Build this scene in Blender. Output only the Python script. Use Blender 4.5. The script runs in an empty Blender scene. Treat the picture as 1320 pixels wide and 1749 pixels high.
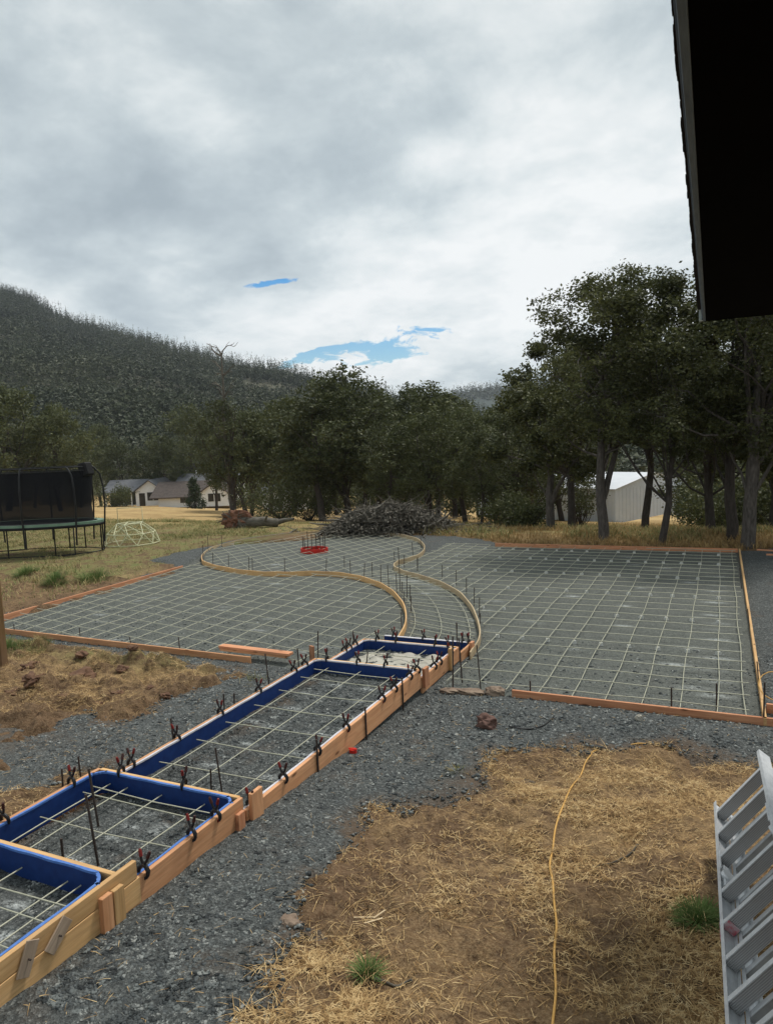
import bpy, math, random
import numpy as np
from mathutils import Matrix, Vector
random.seed(7); RNG = np.random.default_rng(7)
S = bpy.context.scene
COL = S.collection
# ------------------------------------------------------------------ camera
CH = 3.4
RM = np.array([[0.90861535, -0.0052463, 0.41760104],
               [0.41568115, 0.10794537, -0.90308193],
               [-0.04034026, 0.99414298, 0.10026161]])
cam = bpy.data.cameras.new('camera'); camo = bpy.data.objects.new('camera', cam); COL.objects.link(camo)
M4 = Matrix([[*RM[0], 0], [*RM[1], 0], [*RM[2], CH], [0, 0, 0, 1]])
camo.matrix_world = M4
cam.sensor_fit = 'VERTICAL'; cam.sensor_height = 24.0; cam.lens = 24.0*1234/1749
cam.clip_start = 0.05; cam.clip_end = 9000
S.camera = camo
S.render.resolution_x = 772; S.render.resolution_y = 1024
S.view_settings.view_transform = 'Standard'; S.view_settings.look = 'None'
S.view_settings.exposure = 0.12; S.view_settings.gamma = 1.0

def ray(px, py):
    v = np.array([px-660., -(py-874.5), -1234.]); v /= np.linalg.norm(v)
    return RM @ v
def g(px, py, z=0.0):
    d = ray(px, py); t = (z-CH)/d[2]
    return np.array([d[0]*t, d[1]*t, z])
def atY(px, py, Y):
    d = ray(px, py); t = Y/d[1]
    return np.array([d[0]*t, Y, CH+d[2]*t])

# ------------------------------------------------------------------ sun and sky
SUN_EL, SUN_AZ = 62, 20          # elevation; azimuth clockwise from +Y (the far side)
sl = bpy.data.lights.new('sun', 'SUN'); sl.energy = 2.9; sl.angle = math.radians(11); sl.color = (1, .95, .88)
so = bpy.data.objects.new('sun', sl); COL.objects.link(so)
a, e = math.radians(SUN_AZ), math.radians(SUN_EL)
sd = Vector((math.sin(a)*math.cos(e), math.cos(a)*math.cos(e), math.sin(e)))
so.rotation_euler = sd.to_track_quat('Z', 'Y').to_euler()
so.location = (0, 0, 40)

def N(nt, t, loc=None, **kw):
    n = nt.nodes.new(t)
    for k, v in kw.items():
        if k.startswith('i_'):
            n.inputs[k[2:].replace('_', ' ')].default_value = v
        else: setattr(n, k, v)
    return n
def mixc(nt, fac, a, b, mode='MIX'):
    n = nt.nodes.new('ShaderNodeMix'); n.data_type = 'RGBA'; n.blend_type = mode
    for s, v in ((0, fac), (6, a), (7, b)):
        if hasattr(v, 'is_output'): nt.links.new(v, n.inputs[s])
        else: n.inputs[s].default_value = v if s == 0 else (*v[:3], 1)
    return n.outputs[2]
def mth(nt, op, a, b=None, c=None, clamp=False):
    n = nt.nodes.new('ShaderNodeMath'); n.operation = op; n.use_clamp = clamp
    for i, v in enumerate((a, b, c)):
        if v is None: continue
        if hasattr(v, 'is_output'): nt.links.new(v, n.inputs[i])
        else: n.inputs[i].default_value = v
    return n.outputs[0]
def ramp(nt, fac, stops, interp='LINEAR'):
    n = nt.nodes.new('ShaderNodeValToRGB'); n.color_ramp.interpolation = interp
    el = n.color_ramp.elements
    while len(el) < len(stops): el.new(.5)
    for e_, (p, c) in zip(el, stops):
        e_.position = p; e_.color = (c, c, c, 1) if not hasattr(c, '__len__') else (*c[:3], 1)
    nt.links.new(fac, n.inputs[0]); return n.outputs[0]
def noise(nt, vec, scale, detail=4, rough=.55, dist=0.0):
    n = nt.nodes.new('ShaderNodeTexNoise'); n.inputs['Scale'].default_value = scale
    n.inputs['Detail'].default_value = detail; n.inputs['Roughness'].default_value = rough
    n.inputs['Distortion'].default_value = dist
    if vec is not None: nt.links.new(vec, n.inputs['Vector'])
    return n.outputs[0]
def voro(nt, vec, scale, feature='F1', out=0, rnd=1.0):
    n = nt.nodes.new('ShaderNodeTexVoronoi'); n.feature = feature
    n.inputs['Scale'].default_value = scale; n.inputs['Randomness'].default_value = rnd
    nt.links.new(vec, n.inputs['Vector']); return n.outputs[out]
def mapping(nt, vec, scale=(1, 1, 1), loc=(0, 0, 0), rot=(0, 0, 0)):
    n = nt.nodes.new('ShaderNodeMapping'); n.inputs['Scale'].default_value = scale
    n.inputs['Location'].default_value = loc; n.inputs['Rotation'].default_value = rot
    nt.links.new(vec, n.inputs['Vector']); return n.outputs[0]

def make_world():
    w = bpy.data.worlds.new('World'); S.world = w; w.use_nodes = True
    nt = w.node_tree; nt.nodes.clear()
    out = nt.nodes.new('ShaderNodeOutputWorld')
    sky = nt.nodes.new('ShaderNodeTexSky'); sky.sky_type = 'NISHITA'; sky.sun_disc = False
    sky.sun_elevation = math.radians(SUN_EL); sky.sun_rotation = math.radians(SUN_AZ)
    bg1 = nt.nodes.new('ShaderNodeBackground'); hs = nt.nodes.new('ShaderNodeHueSaturation'); hs.inputs['Saturation'].default_value = 1.9; hs.inputs['Value'].default_value = .78; nt.links.new(sky.outputs[0], hs.inputs['Color']); nt.links.new(hs.outputs[0], bg1.inputs[0]); bg1.inputs[1].default_value = 0.15
    tc = nt.nodes.new('ShaderNodeTexCoord'); sep = nt.nodes.new('ShaderNodeSeparateXYZ')
    nt.links.new(tc.outputs['Generated'], sep.inputs[0])
    X, Y, Z = sep.outputs
    den = mth(nt, 'ADD', mth(nt, 'MAXIMUM', Z, 0.0), 0.30)
    cmb = nt.nodes.new('ShaderNodeCombineXYZ')
    nt.links.new(mth(nt, 'DIVIDE', X, den), cmb.inputs[0]); nt.links.new(mth(nt, 'DIVIDE', Y, den), cmb.inputs[1])
    P = cmb.outputs[0]
    n1 = noise(nt, mapping(nt, P, loc=(3.1, 1.7, 0)), 1.25, 8, .56, .12)
    n2 = noise(nt, mapping(nt, P, loc=(9.3, 4.2, 2)), 3.4, 7, .6, .15)
    n3 = noise(nt, mapping(nt, P, loc=(1.3, 7.7, 4)), 0.33, 3, .5, .2)
    s = mth(nt, 'ADD', mth(nt, 'MULTIPLY', n1, .55), mth(nt, 'ADD', mth(nt, 'MULTIPLY', n2, .33), mth(nt, 'MULTIPLY', n3, .12)))
    cl = ramp(nt, s, [(.37, (.35, .415, .46)), (.43, (.45, .52, .56)), (.48, (.56, .63, .66)), (.53, (.72, .775, .79)), (.60, (.90, .92, .92))])
    # brighter near the horizon in front
    hz = ramp(nt, Z, [(.0, .98), (.12, 1.05), (.30, 1.0), (.5, .92), (1, .95)])
    cl = mixc(nt, 1.0, cl, hz, 'MULTIPLY')
    # blue holes between the clouds
    Yp = mth(nt, 'MAXIMUM', Y, .05)
    U = mth(nt, 'DIVIDE', X, Yp); W = mth(nt, 'DIVIDE', Z, Yp)
    nz = noise(nt, mapping(nt, tc.outputs['Generated'], scale=(1, 1, 2.4)), 24, 7, .62, .6)
    nzz = mth(nt, 'MULTIPLY', mth(nt, 'SUBTRACT', nz, .47), 7.5)
    hole = None
    for (px, py, a_, b_, tilt) in ((655, 594, .085, .020, .10), (735, 567, .034, .018, 0), (448, 486, .055, .0055, 0), (560, 606, .085, .012, 0.1)):
        d = ray(px, py); u0, w0 = d[0]/d[1], d[2]/d[1]
        du = mth(nt, 'SUBTRACT', U, float(u0)); dw = mth(nt, 'SUBTRACT', mth(nt, 'SUBTRACT', W, float(w0)), mth(nt, 'MULTIPLY', du, tilt))
        q = mth(nt, 'ADD', mth(nt, 'POWER', mth(nt, 'ABSOLUTE', mth(nt, 'DIVIDE', du, a_)), 2), mth(nt, 'POWER', mth(nt, 'ABSOLUTE', mth(nt, 'DIVIDE', dw, b_)), 2))
        m = mth(nt, 'SUBTRACT', mth(nt, 'SUBTRACT', 1.15, q), mth(nt, 'MULTIPLY', nzz, 1.0 if py != 486 else .8))
        m = mth(nt, 'MULTIPLY', m, 1.8, clamp=True)
        hole = m if hole is None else mth(nt, 'MAXIMUM', hole, m)
    hole = mth(nt, 'MULTIPLY', hole, mth(nt, 'GREATER_THAN', Y, .05))
    bg2 = nt.nodes.new('ShaderNodeBackground'); nt.links.new(cl, bg2.inputs[0]); bg2.inputs[1].default_value = 1.0
    ms = nt.nodes.new('ShaderNodeMixShader')
    nt.links.new(hole, ms.inputs[0]); nt.links.new(bg2.outputs[0], ms.inputs[1]); nt.links.new(bg1.outputs[0], ms.inputs[2])
    nt.links.new(ms.outputs[0], out.inputs[0])
make_world()
try:
    S.cycles.volume_bounces = 0; S.cycles.max_bounces = 6; S.cycles.transparent_max_bounces = 12
except Exception: pass

# ------------------------------------------------------------------ helpers
def tag(o, label=None, cat=None, group=None, kind=None):
    if label: o['label'] = label
    if cat: o['category'] = cat
    if group: o['group'] = group
    if kind: o['kind'] = kind
    return o
def link(name, me, mat=None, parent=None, keep=True):
    o = bpy.data.objects.new(name, me); COL.objects.link(o)
    if mat is not None:
        for m in (mat if isinstance(mat, (list, tuple)) else [mat]): me.materials.append(m)
    if parent is not None:
        o.parent = parent
        if keep: o.matrix_parent_inverse = Matrix.Translation(-Vector(parent.location))
    return o
def empty(name, loc=(0, 0, 0)):
    o = bpy.data.objects.new(name, None); o.location = loc; COL.objects.link(o); o.empty_display_size = .1
    return o
def np_mesh(name, V, F, smooth=False):
    V = np.ascontiguousarray(V, dtype=np.float32); F = np.ascontiguousarray(F, dtype=np.int32)
    me = bpy.data.meshes.new(name); n, k = F.shape
    me.vertices.add(len(V)); me.vertices.foreach_set('co', V.ravel())
    me.loops.add(n*k); me.loops.foreach_set('vertex_index', F.ravel())
    me.polygons.add(n); me.polygons.foreach_set('loop_start', np.arange(0, n*k, k, dtype=np.int32))
    me.update(calc_edges=True); me.validate()
    if smooth: me.polygons.foreach_set('use_smooth', np.ones(len(me.polygons), dtype=bool))
    return me
class MB:
    def __init__(s): s.v = []; s.f = []; s.sm = []
    def add(s, vs, fs, sm=False):
        b = len(s.v); s.v += [tuple(map(float, q)) for q in vs]; s.f += [tuple(i+b for i in f) for f in fs]; s.sm += [sm]*len(fs)
    def box(s, x0, x1, y0, y1, z0, z1, M=None, bev=0.0):
        b = bev
        if b <= 0:
            vs = [(x, y, z) for z in (z0, z1) for y in (y0, y1) for x in (x0, x1)]
            fs = [(0, 2, 3, 1), (4, 5, 7, 6), (0, 1, 5, 4), (2, 6, 7, 3), (0, 4, 6, 2), (1, 3, 7, 5)]
        else:
            vs = []; fs = []; idx = {}
            C = [(x0, x1), (y0, y1), (z0, z1)]
            for ax in range(3):
                for i in range(2):
                    for j in range(2):
                        for k in range(2):
                            c = []
                            for d, q in zip(range(3), (i, j, k)):
                                v = C[d][q]
                                if d != ax: v += b if q == 0 else -b
                                c.append(v)
                            idx[(ax, i, j, k)] = len(vs); vs.append(c)
            def I(ax, i, j, k): return idx[(ax, i, j, k)]
            R2 = (0, 1)
            for q in R2:
                f = [I(0, q, 0, 0), I(0, q, 1, 0), I(0, q, 1, 1), I(0, q, 0, 1)]; fs.append(f if q else f[::-1])
                f = [I(1, 0, q, 0), I(1, 0, q, 1), I(1, 1, q, 1), I(1, 1, q, 0)]; fs.append(f if q else f[::-1])
                f = [I(2, 0, 0, q), I(2, 1, 0, q), I(2, 1, 1, q), I(2, 0, 1, q)]; fs.append(f if q else f[::-1])
            for i in R2:
                for j in R2:
                    f = [I(0, i, j, 0), I(0, i, j, 1), I(1, i, j, 1), I(1, i, j, 0)]; fs.append(f if i != j else f[::-1])
                    f = [I(0, i, 0, j), I(0, i, 1, j), I(2, i, 1, j), I(2, i, 0, j)]; fs.append(f if i == j else f[::-1])
                    f = [I(1, 0, i, j), I(1, 1, i, j), I(2, 1, i, j), I(2, 0, i, j)]; fs.append(f if i != j else f[::-1])
            for i in R2:
                for j in R2:
                    for k in R2:
                        f = [I(0, i, j, k), I(1, i, j, k), I(2, i, j, k)]
                        fs.append(f if (i+j+k) % 2 == 1 else f[::-1])
        if M is not None: vs = [tuple(M @ Vector(q)) for q in vs]
        s.add(vs, fs)
    def tube(s, pts, r, n=6, caps=True, sm=True):
        pts = [Vector(p) for p in pts]
        if not hasattr(r, '__len__'): r = [r]*len(pts)
        rings = []; up = None
        for i, p in enumerate(pts):
            t = (pts[min(i+1, len(pts)-1)]-pts[max(i-1, 0)])
            if t.length < 1e-9: t = Vector((0, 0, 1))
            t.normalize()
            if up is None: up = Vector((0, 0, 1)) if abs(t.z) < .9 else Vector((1, 0, 0))
            a_ = up.cross(t)
            if a_.length < 1e-5: a_ = Vector((1, 0, 0)).cross(t)
            a_.normalize(); b_ = t.cross(a_); up = b_
            rings.append([p+(a_*math.cos(2*math.pi*k/n)+b_*math.sin(2*math.pi*k/n))*r[i] for k in range(n)])
        vs = [q for R_ in rings for q in R_]; fs = []
        for i in range(len(pts)-1):
            for k in range(n):
                fs.append((i*n+k, i*n+(k+1) % n, (i+1)*n+(k+1) % n, (i+1)*n+k))
        s.add(vs, fs, sm)
        if caps:
            s.add([vs[k] for k in range(n)], [tuple(range(n))[::-1]]); m = len(vs)-n
            s.add([vs[m+k] for k in range(n)], [tuple(range(n))])
    def quad(s, a_, b_, c_, d_): s.add([a_, b_, c_, d_], [(0, 1, 2, 3)])
    def mesh(s, name):
        me = bpy.data.meshes.new(name); me.from_pydata(s.v, [], s.f); me.update()
        me.polygons.foreach_set('use_smooth', s.sm); return me
    def build(s, name, mat, parent=None, keep=True): return link(name, s.mesh(name), mat, parent, keep)
def frame(p0, p1, up=(0, 0, 1)):
    p0, p1 = Vector(p0), Vector(p1); x = (p1-p0).normalized(); u = Vector(up)
    y = u.cross(x)
    if y.length < 1e-4: y = Vector((0, 1, 0)).cross(x)
    y.normalize(); z = x.cross(y)
    M = Matrix((x, y, z)).transposed().to_4x4(); M.translation = p0
    return M, (p1-p0).length
def board(name, p0, p1, h, t, mat, parent=None, ztop=None, bev=.003, side=0.0):
    """plank from p0 to p1 (top centre line), height h, thickness t; own object along local X"""
    M, L = frame(p0, p1)
    m = MB(); n = max(1, int(L/1.2)); 
    m.box(0, L, -t/2+side, t/2+side, -h, 0, bev=bev)
    o = m.build(name, mat, parent)
    if parent is not None: o.matrix_parent_inverse = Matrix.Identity(4); M = Matrix.Translation(-Vector(parent.location)) @ M
    o.matrix_local = M if parent is not None else M
    if parent is None: o.matrix_world = M
    return o
# lattice value noise
_T = RNG.random((256, 256))
def vnoise(x, y, f, seed=0):
    x = np.asarray(x)*f+seed*17.3; y = np.asarray(y)*f+seed*9.1
    xi = np.floor(x).astype(int); yi = np.floor(y).astype(int); fx = x-xi; fy = y-yi
    fx = fx*fx*(3-2*fx); fy = fy*fy*(3-2*fy)
    T = lambda i, j: _T[i & 255, j & 255]
    return (T(xi, yi)*(1-fx)+T(xi+1, yi)*fx)*(1-fy)+(T(xi, yi+1)*(1-fx)+T(xi+1, yi+1)*fx)*fy-.5
def fbm(x, y, f, o=4, seed=0, p=.5):
    return sum(vnoise(x, y, f*2**k, seed+k)*p**k for k in range(o))
def sst(a_, b_, x):
    t = np.clip((np.asarray(x, dtype=float)-a_)/(b_-a_), 0, 1); return t*t*(3-2*t)
def inpoly(x, y, P):
    x = np.asarray(x); y = np.asarray(y); r = np.zeros(x.shape, bool); n = len(P)
    for i in range(n):
        x0, y0 = P[i][:2]; x1, y1 = P[(i+1) % n][:2]
        c = ((y0 > y) != (y1 > y))
        with np.errstate(divide='ignore', invalid='ignore'):
            r ^= c & (x < (x1-x0)*(y-y0)/(y1-y0+1e-12)+x0)
    return r
def sdf(x, y, P):
    x = np.asarray(x, dtype=float); y = np.asarray(y, dtype=float); d = np.full(x.shape, 1e9); n = len(P)
    for i in range(n):
        x0, y0 = P[i][:2]; x1, y1 = P[(i+1) % n][:2]; dx, dy = x1-x0, y1-y0
        t = np.clip(((x-x0)*dx+(y-y0)*dy)/(dx*dx+dy*dy+1e-12), 0, 1)
        d = np.minimum(d, np.hypot(x-x0-t*dx, y-y0-t*dy))
    return np.where(inpoly(x, y, P), d, -d)
def spline(P, k=10, closed=False):
    P = [np.array(p, float) for p in P]; n = len(P); out = []
    for i in range(n-1):
        p0 = P[max(i-1, 0)]; p1 = P[i]; p2 = P[i+1]; p3 = P[min(i+2, n-1)]
        for j in range(k):
            t = j/k
            out.append(.5*((2*p1)+(-p0+p2)*t+(2*p0-5*p1+4*p2-p3)*t*t+(-p0+3*p1-3*p2+p3)*t**3))
    out.append(P[-1]); return out

ORD = ['first', 'second', 'third', 'fourth', 'fifth', 'sixth', 'seventh', 'eighth', 'ninth', 'tenth', 'eleventh', 'twelfth', 'thirteenth', 'fourteenth', 'fifteenth', 'sixteenth', 'seventeenth', 'eighteenth', 'nineteenth', 'twentieth']+['twenty-'+q for q in ('first', 'second', 'third', 'fourth', 'fifth', 'sixth', 'seventh', 'eighth', 'ninth')]+['thirtieth']
# ------------------------------------------------------------------ terrain height
WX0, WX1 = -5.30, -3.68          # walkway outer edges
YA0, YA, YB, YC, YD, YN = 10.95, 10.40, 8.82, 4.78, 3.38, 1.6
def base_h(x, y):
    x = np.asarray(x, float); y = np.asarray(y, float)
    z = np.interp(y, [-6, 0, 2, 3.3, 4.7, 6.5, 8.6, 9.3], [.5, .42, .32, .26, .15, .02, -.09, -.12])
    z = z + .10*sst(-13.2, -14.6, x)*sst(6, 10, y) + .07*sst(.6, 1.6, x)*sst(8, 9.5, y)
    z = z + .14*sst(-1.0, .2, x)*sst(7.2, 6.2, y)
    far = np.clip(y-24.5, 0, None)
    r = np.clip((x/np.maximum(y, 1)+.94)/.74, 0, 1)
    s_ = .092+.0186*r
    z = z-s_*np.minimum(far, 80)*sst(0, 5, far)
    z = z-.0*far
    return z
def ground_hit(px, py):
    d = ray(px, py); t = 2.0
    while t < 400:
        x, y, z = d[0]*t, d[1]*t, CH+d[2]*t
        if z < base_h(x, y): break
        t += .02+.002*t
    return np.array([x, y, float(base_h(x, y))])
def col_at(px, Y, py=885):
    d = ray(px, py); x = d[0]/d[1]*Y
    return np.array([x, Y, float(base_h(x, Y))])
def PX(lst): return [tuple(ground_hit(*p)[:2]) for p in lst]

curveR = [(-14.8, 18.02), (-15.55, 19.5), (-15.6, 21.4), (-14.72, 23.1), (-13.32, 23.95), (-11.38, 24.0), (-9.66, 22.9), (-8.58, 21.3), (-8.05, 19.8), (-8.02, 18.9), (-8.14, 18.2), (-7.93, 17.5), (-7.34, 16.85), (-6.27, 16.05), (-5.28, 14.96), (-4.5, 13.61), (-3.92, 12.25), (-3.66, 11.42), (-3.55, 10.6)]
curveL = [(-14.8, 18.02), (-13.9, 17.0), (-12.61, 16.3), (-11.43, 15.95), (-10.51, 16.0), (-9.58, 16.3), (-8.56, 16.15), (-7.56, 15.5), (-6.77, 14.7), (-5.95, 13.5), (-5.33, 12.2), (-5.0, 11.1)]
cR = [tuple(p) for p in spline(curveR, 8)]; cL = [tuple(p) for p in spline(curveL, 8)]
NRl, NRr, FRr, FRl = (-2.5, 9.17), (.48, 9.17), (.5, 21.95), (-6.4, 21.9)
LL0, LL1 = tuple(g(0, 1052)[:2]), tuple(g(312, 966)[:2])
LN0, LN1 = tuple(g(-40, 1068)[:2]), tuple(g(428, 1122)[:2])
circ_i = [i for i, p in enumerate(cR) if p[1] > 17.4 and i < 100]
# index where the circle ends / the path begins on either side
kR = min(range(len(cR)), key=lambda i: (cR[i][0]+8.0)**2+(cR[i][1]-17.7)**2)
kL = min(range(len(cL)), key=lambda i: (cL[i][0]+8.9)**2+(cL[i][1]-16.2)**2)
poly_circle = cR[:kR+1]+cL[kL::-1]
poly_path = cR[kR:]+[(-3.7, 10.95), (-5.1, 10.95)]+cL[:kL-1:-1]
poly_left = [LN0, LN1, (-5.5, 9.3), (-5.35, 10.9)]+cL[::-1]+[LL1, LL0]
poly_right = [NRl, NRr, FRr, FRl, (-8.2, 22.3), (-8.0, 21.0)]+[p for p in cR if p[0] > -9 and p[1] < 20.0]+[(-3.6, 9.3)]
G_poly = [  # gravel areas
    [(LN0[0]-.3, LN0[1]-.45), (-9.5, 9.0), (-6.5, 8.7), (-2.6, 8.3), (.6, 8.0), (4.5, 7.9), (6, 9), (6, 22.3), (.5, 22.4), (-6.4, 22.6), (-8.2, 23.8), (-11.4, 24.3), (-13.4, 24.2), (-15.1, 23.2), (-15.9, 21.4), (-15.8, 19.4), (-16.1, 18.4), (-15.9, 17.2), (LL1[0]-.1, LL1[1]), (LL0[0]-.05, LL0[1]), (LL0[0]-2, LL0[1]-.2)],
    PX([(1290, 1232), (1200, 1244), (1110, 1264), (1050, 1276), (960, 1275), (860, 1292), (800, 1330), (740, 1375), (640, 1388), (600, 1410), (612, 1445), (560, 1500), (510, 1560), (455, 1620), (400, 1670), (440, 1720), (430, 1800), (300, 2100)])+[(-5.2, 1.0), (-5.2, 9.3), (-3, 9.6), (.6, 9.6)],
    PX([(-60, 1236), (60, 1236), (140, 1226), (205, 1243), (262, 1218), (322, 1182), (400, 1158), (450, 1130)])+[(-5.4, 9.4), (-5.0, 9.4), (-5.0, 4.6)]+PX([(175, 1318), (100, 1330), (60, 1350), (0, 1378), (-80, 1400)]),
]
def grav_sdf(x, y):
    d = np.maximum(sdf(x, y, G_poly[0]), np.maximum(sdf(x, y, G_poly[1]), sdf(x, y, G_poly[2])))
    return d
def walk_in(x, y):
    return (x > WX0+.02) & (x < WX1-.02) & (y > YN) & (y < YA0)
def grav_h(x, y, d=None):
    if d is None: d = grav_sdf(x, y)
    z = base_h(x, y)+.02
    rg = sst(8.2, 9.3, y)
    slab = (inpoly(x, y, poly_left) | inpoly(x, y, poly_right) | inpoly(x, y, poly_circle) | inpoly(x, y, poly_path))
    und = fbm(x, y, .8, 4, 3)*.05*(1-rg)+fbm(x, y, 5, 3, 8)*.012
    # windrow of gravel beside the right near board
    mound = .10*np.exp(-((y-8.55)/.45)**2)*sst(-3.5, -2.6, x)*sst(.9, -.2, x)*(y < 9.1)
    z = np.where(slab, -.118+fbm(x, y, 5, 2, 8)*.006, z+und+mound*0.6)
    zi = np.where(y < YD, .56-.20, np.where(y < YC, .42-.20, np.where(y < YB, .28-.19, np.where(y < YA, .14-.15, -.11))))+fbm(x, y, 4, 3, 5)*.02
    z = np.where(walk_in(x, y), zi, z)
    return z
def ground_h(x, y):
    x = np.asarray(x, float); y = np.asarray(y, float)
    d = grav_sdf(x, y)
    dist = np.hypot(x, y)
    rough = fbm(x, y, 1.3, 5, 1)*.13+fbm(x, y, 6, 4, 4, .6)*.055
    lump = np.clip(fbm(x, y, 2.2, 4, 11, .6)-.04, 0, 1)*.34*sst(-5.8, -7, x)*sst(9.4, 8.6, y)+(.10*abs(fbm(x, y, 4.5, 3, 61, .65))+.05*fbm(x, y, 13, 2, 62))*sst(-5.6, -6.2, x)*sst(9.2, 8.8, y)   # clods left of the walkway
    lump += np.clip(fbm(x, y, 1.5, 4, 21, .6)-.0, 0, 1)*.3*sst(-13.4, -14.2, x)*sst(16, 14, y)*sst(8.5, 10.5, y)
    z = base_h(x, y)+rough*np.clip(1-dist/60, .2, 1)+lump
    d2 = d+fbm(x, y, 2.5, 4, 31)*.35
    z = z-.10*sst(-.12, .35, d2)-.28*((d > .3) & (y > 9)) - .2*walk_in(x, y)
    z = np.where(dist > 26, base_h(x, y)+fbm(x, y, .15, 3, 2)*.35*sst(26, 60, dist), z)
    return z

# ------------------------------------------------------------------ materials
MATS = {}
def newmat(name, rough=.8, spec=.3):
    m = bpy.data.materials.new(name); m.use_nodes = True; nt = m.node_tree
    b = nt.nodes['Principled BSDF']; b.inputs['Roughness'].default_value = rough
    b.inputs['Specular IOR Level'].default_value = spec
    MATS[name] = m; return m, nt, b
def coord(nt, kind='Object'):
    t = nt.nodes.new('ShaderNodeTexCoord'); return t.outputs[kind]
def geo_pos(nt): return nt.nodes.new('ShaderNodeNewGeometry').outputs['Position']
def bump(nt, b, h, strength=.5, dist=.02):
    n = nt.nodes.new('ShaderNodeBump'); n.inputs['Strength'].default_value = strength; n.inputs['Distance'].default_value = dist
    nt.links.new(h, n.inputs['Height']); nt.links.new(n.outputs[0], b.inputs['Normal'])
def simple(name, c1, c2, scale=8, rough=.7, bmp=.2, bd=.005, metal=0, spec=.3, stretch=(1, 1, 1), rnd=0.0):
    m, nt, b = newmat(name, rough, spec); v = mapping(nt, coord(nt), scale=stretch)
    n = noise(nt, v, scale, 6, .6); c = mixc(nt, ramp(nt, n, [(.3, 0.0), (.7, 1.0)]), c1, c2)
    if rnd:
        oi = nt.nodes.new('ShaderNodeObjectInfo'); k = mth(nt, 'ADD', mth(nt, 'MULTIPLY', oi.outputs['Random'], rnd), 1-rnd/2)
        cc = nt.nodes.new('ShaderNodeCombineColor')
        for i in range(3): nt.links.new(k, cc.inputs[i])
        c = mixc(nt, 1.0, c, cc.outputs[0], 'MULTIPLY')
    nt.links.new(c, b.inputs['Base Color']); b.inputs['Metallic'].default_value = metal
    if bmp: bump(nt, b, n, bmp, bd)
    return m
def wood(name, c1, c2, knots=True, rough=.75):
    m, nt, b = newmat(name, rough, .2); co = coord(nt)
    oi = nt.nodes.new('ShaderNodeObjectInfo'); R_ = oi.outputs['Random']
    off = nt.nodes.new('ShaderNodeCombineXYZ'); nt.links.new(mth(nt, 'MULTIPLY', R_, 40), off.inputs[0]); nt.links.new(mth(nt, 'MULTIPLY', R_, 9), off.inputs[2])
    va = nt.nodes.new('ShaderNodeVectorMath'); nt.links.new(co, va.inputs[0]); nt.links.new(off.outputs[0], va.inputs[1])
    v = mapping(nt, va.outputs[0], scale=(.7, 9, 9))
    n = noise(nt, v, 2.2, 6, .6, .8); n2 = noise(nt, mapping(nt, va.outputs[0], scale=(1.5, 40, 40)), 2, 5, .7)
    n3 = noise(nt, va.outputs[0], 1.1, 4, .6)
    c = mixc(nt, ramp(nt, n, [(.3, 0.0), (.68, 1.0)]), c1, c2)
    c = mixc(nt, mth(nt, 'MULTIPLY', ramp(nt, n2, [(.45, 0.0), (.75, 1.0)]), .45), c, tuple(.45*k for k in c1))
    c = mixc(nt, mth(nt, 'MULTIPLY', ramp(nt, n3, [(.5, 0.0), (.72, 1.0)]), .45), c, (.20, .13, .085))
    if knots:
        kv = voro(nt, mapping(nt, va.outputs[0], scale=(2.2, 7, 7)), 1.0)
        c = mixc(nt, mth(nt, 'MULTIPLY', ramp(nt, kv, [(.06, 1.0), (.14, 0.0)]), .8), c, (.09, .035, .015))
    k = mth(nt, 'ADD', mth(nt, 'MULTIPLY', R_, .35), .8)
    cc = nt.nodes.new('ShaderNodeCombineColor')
    for i in range(3): nt.links.new(k, cc.inputs[i])
    c = mixc(nt, 1.0, c, cc.outputs[0], 'MULTIPLY')
    nt.links.new(c, b.inputs['Base Color']); bump(nt, b, n2, .35, .003)
    return m
wood('lumber_orange', (.50, .235, .11), (.66, .36, .19))
wood('lumber_yellow', (.55, .32, .13), (.70, .45, .22))
wood('lumber_red', (.46, .19, .095), (.62, .31, .17))
wood('ply_pale', (.45, .34, .20), (.60, .48, .31), knots=False)
wood('lumber_grey', (.28, .21, .15), (.40, .31, .23))
wood('post_brown', (.13, .075, .03), (.22, .13, .055))
simple('liner_navy', (.005, .023, .115), (.008, .038, .165), 14, .55, .25, .004)
simple('liner_top_lit_or_white', (.05, .14, .42), (.10, .21, .52), 30, .55, .2, .004)  # sunlit top edge of the navy liner, painted in as a lighter blue
simple('liner_white', (.50, .49, .55), (.68, .66, .68), 25, .6, .2, .004)
simple('rebar_pale', (.34, .34, .25), (.50, .49, .38), 60, .55, .3, .002, spec=.4)
simple('steel_dark', (.035, .028, .026), (.085, .065, .055), 60, .6, .3, .002, metal=.3)
simple('clamp_black', (.010, .010, .011), (.02, .02, .022), 20, .45, 0)
simple('clamp_dark', (.035, .012, .010), (.06, .016, .012), 20, .5, 0)
simple('clamp_red', (.20, .014, .010), (.13, .010, .008), 20, .5, 0)
simple('red_plastic', (.60, .025, .015), (.45, .02, .012), 8, .45, .1)
simple('sheet_pale', (.32, .30, .245), (.44, .42, .36), 9, .6, .5, .01)
simple('concrete', (.42, .43, .40), (.62, .62, .58), 20, .9, .3)
simple('rock_red', (.085, .045, .035), (.17, .10, .08), 6, .9, .9, .03)
simple('rock_tan', (.16, .11, .08), (.30, .23, .17), 7, .9, .9, .03)
simple('black_matte', (.006, .006, .007), (.012, .012, .012), 12, .75, .2)
simple('black_tube', (.008, .009, .009), (.016, .016, .016), 12, .4, .0)
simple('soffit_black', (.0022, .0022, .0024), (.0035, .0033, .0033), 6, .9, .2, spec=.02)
simple('fascia_grey', (.12, .17, .24), (.18, .25, .34), 14, .7, .3, stretch=(8, .5, 8))
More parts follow.
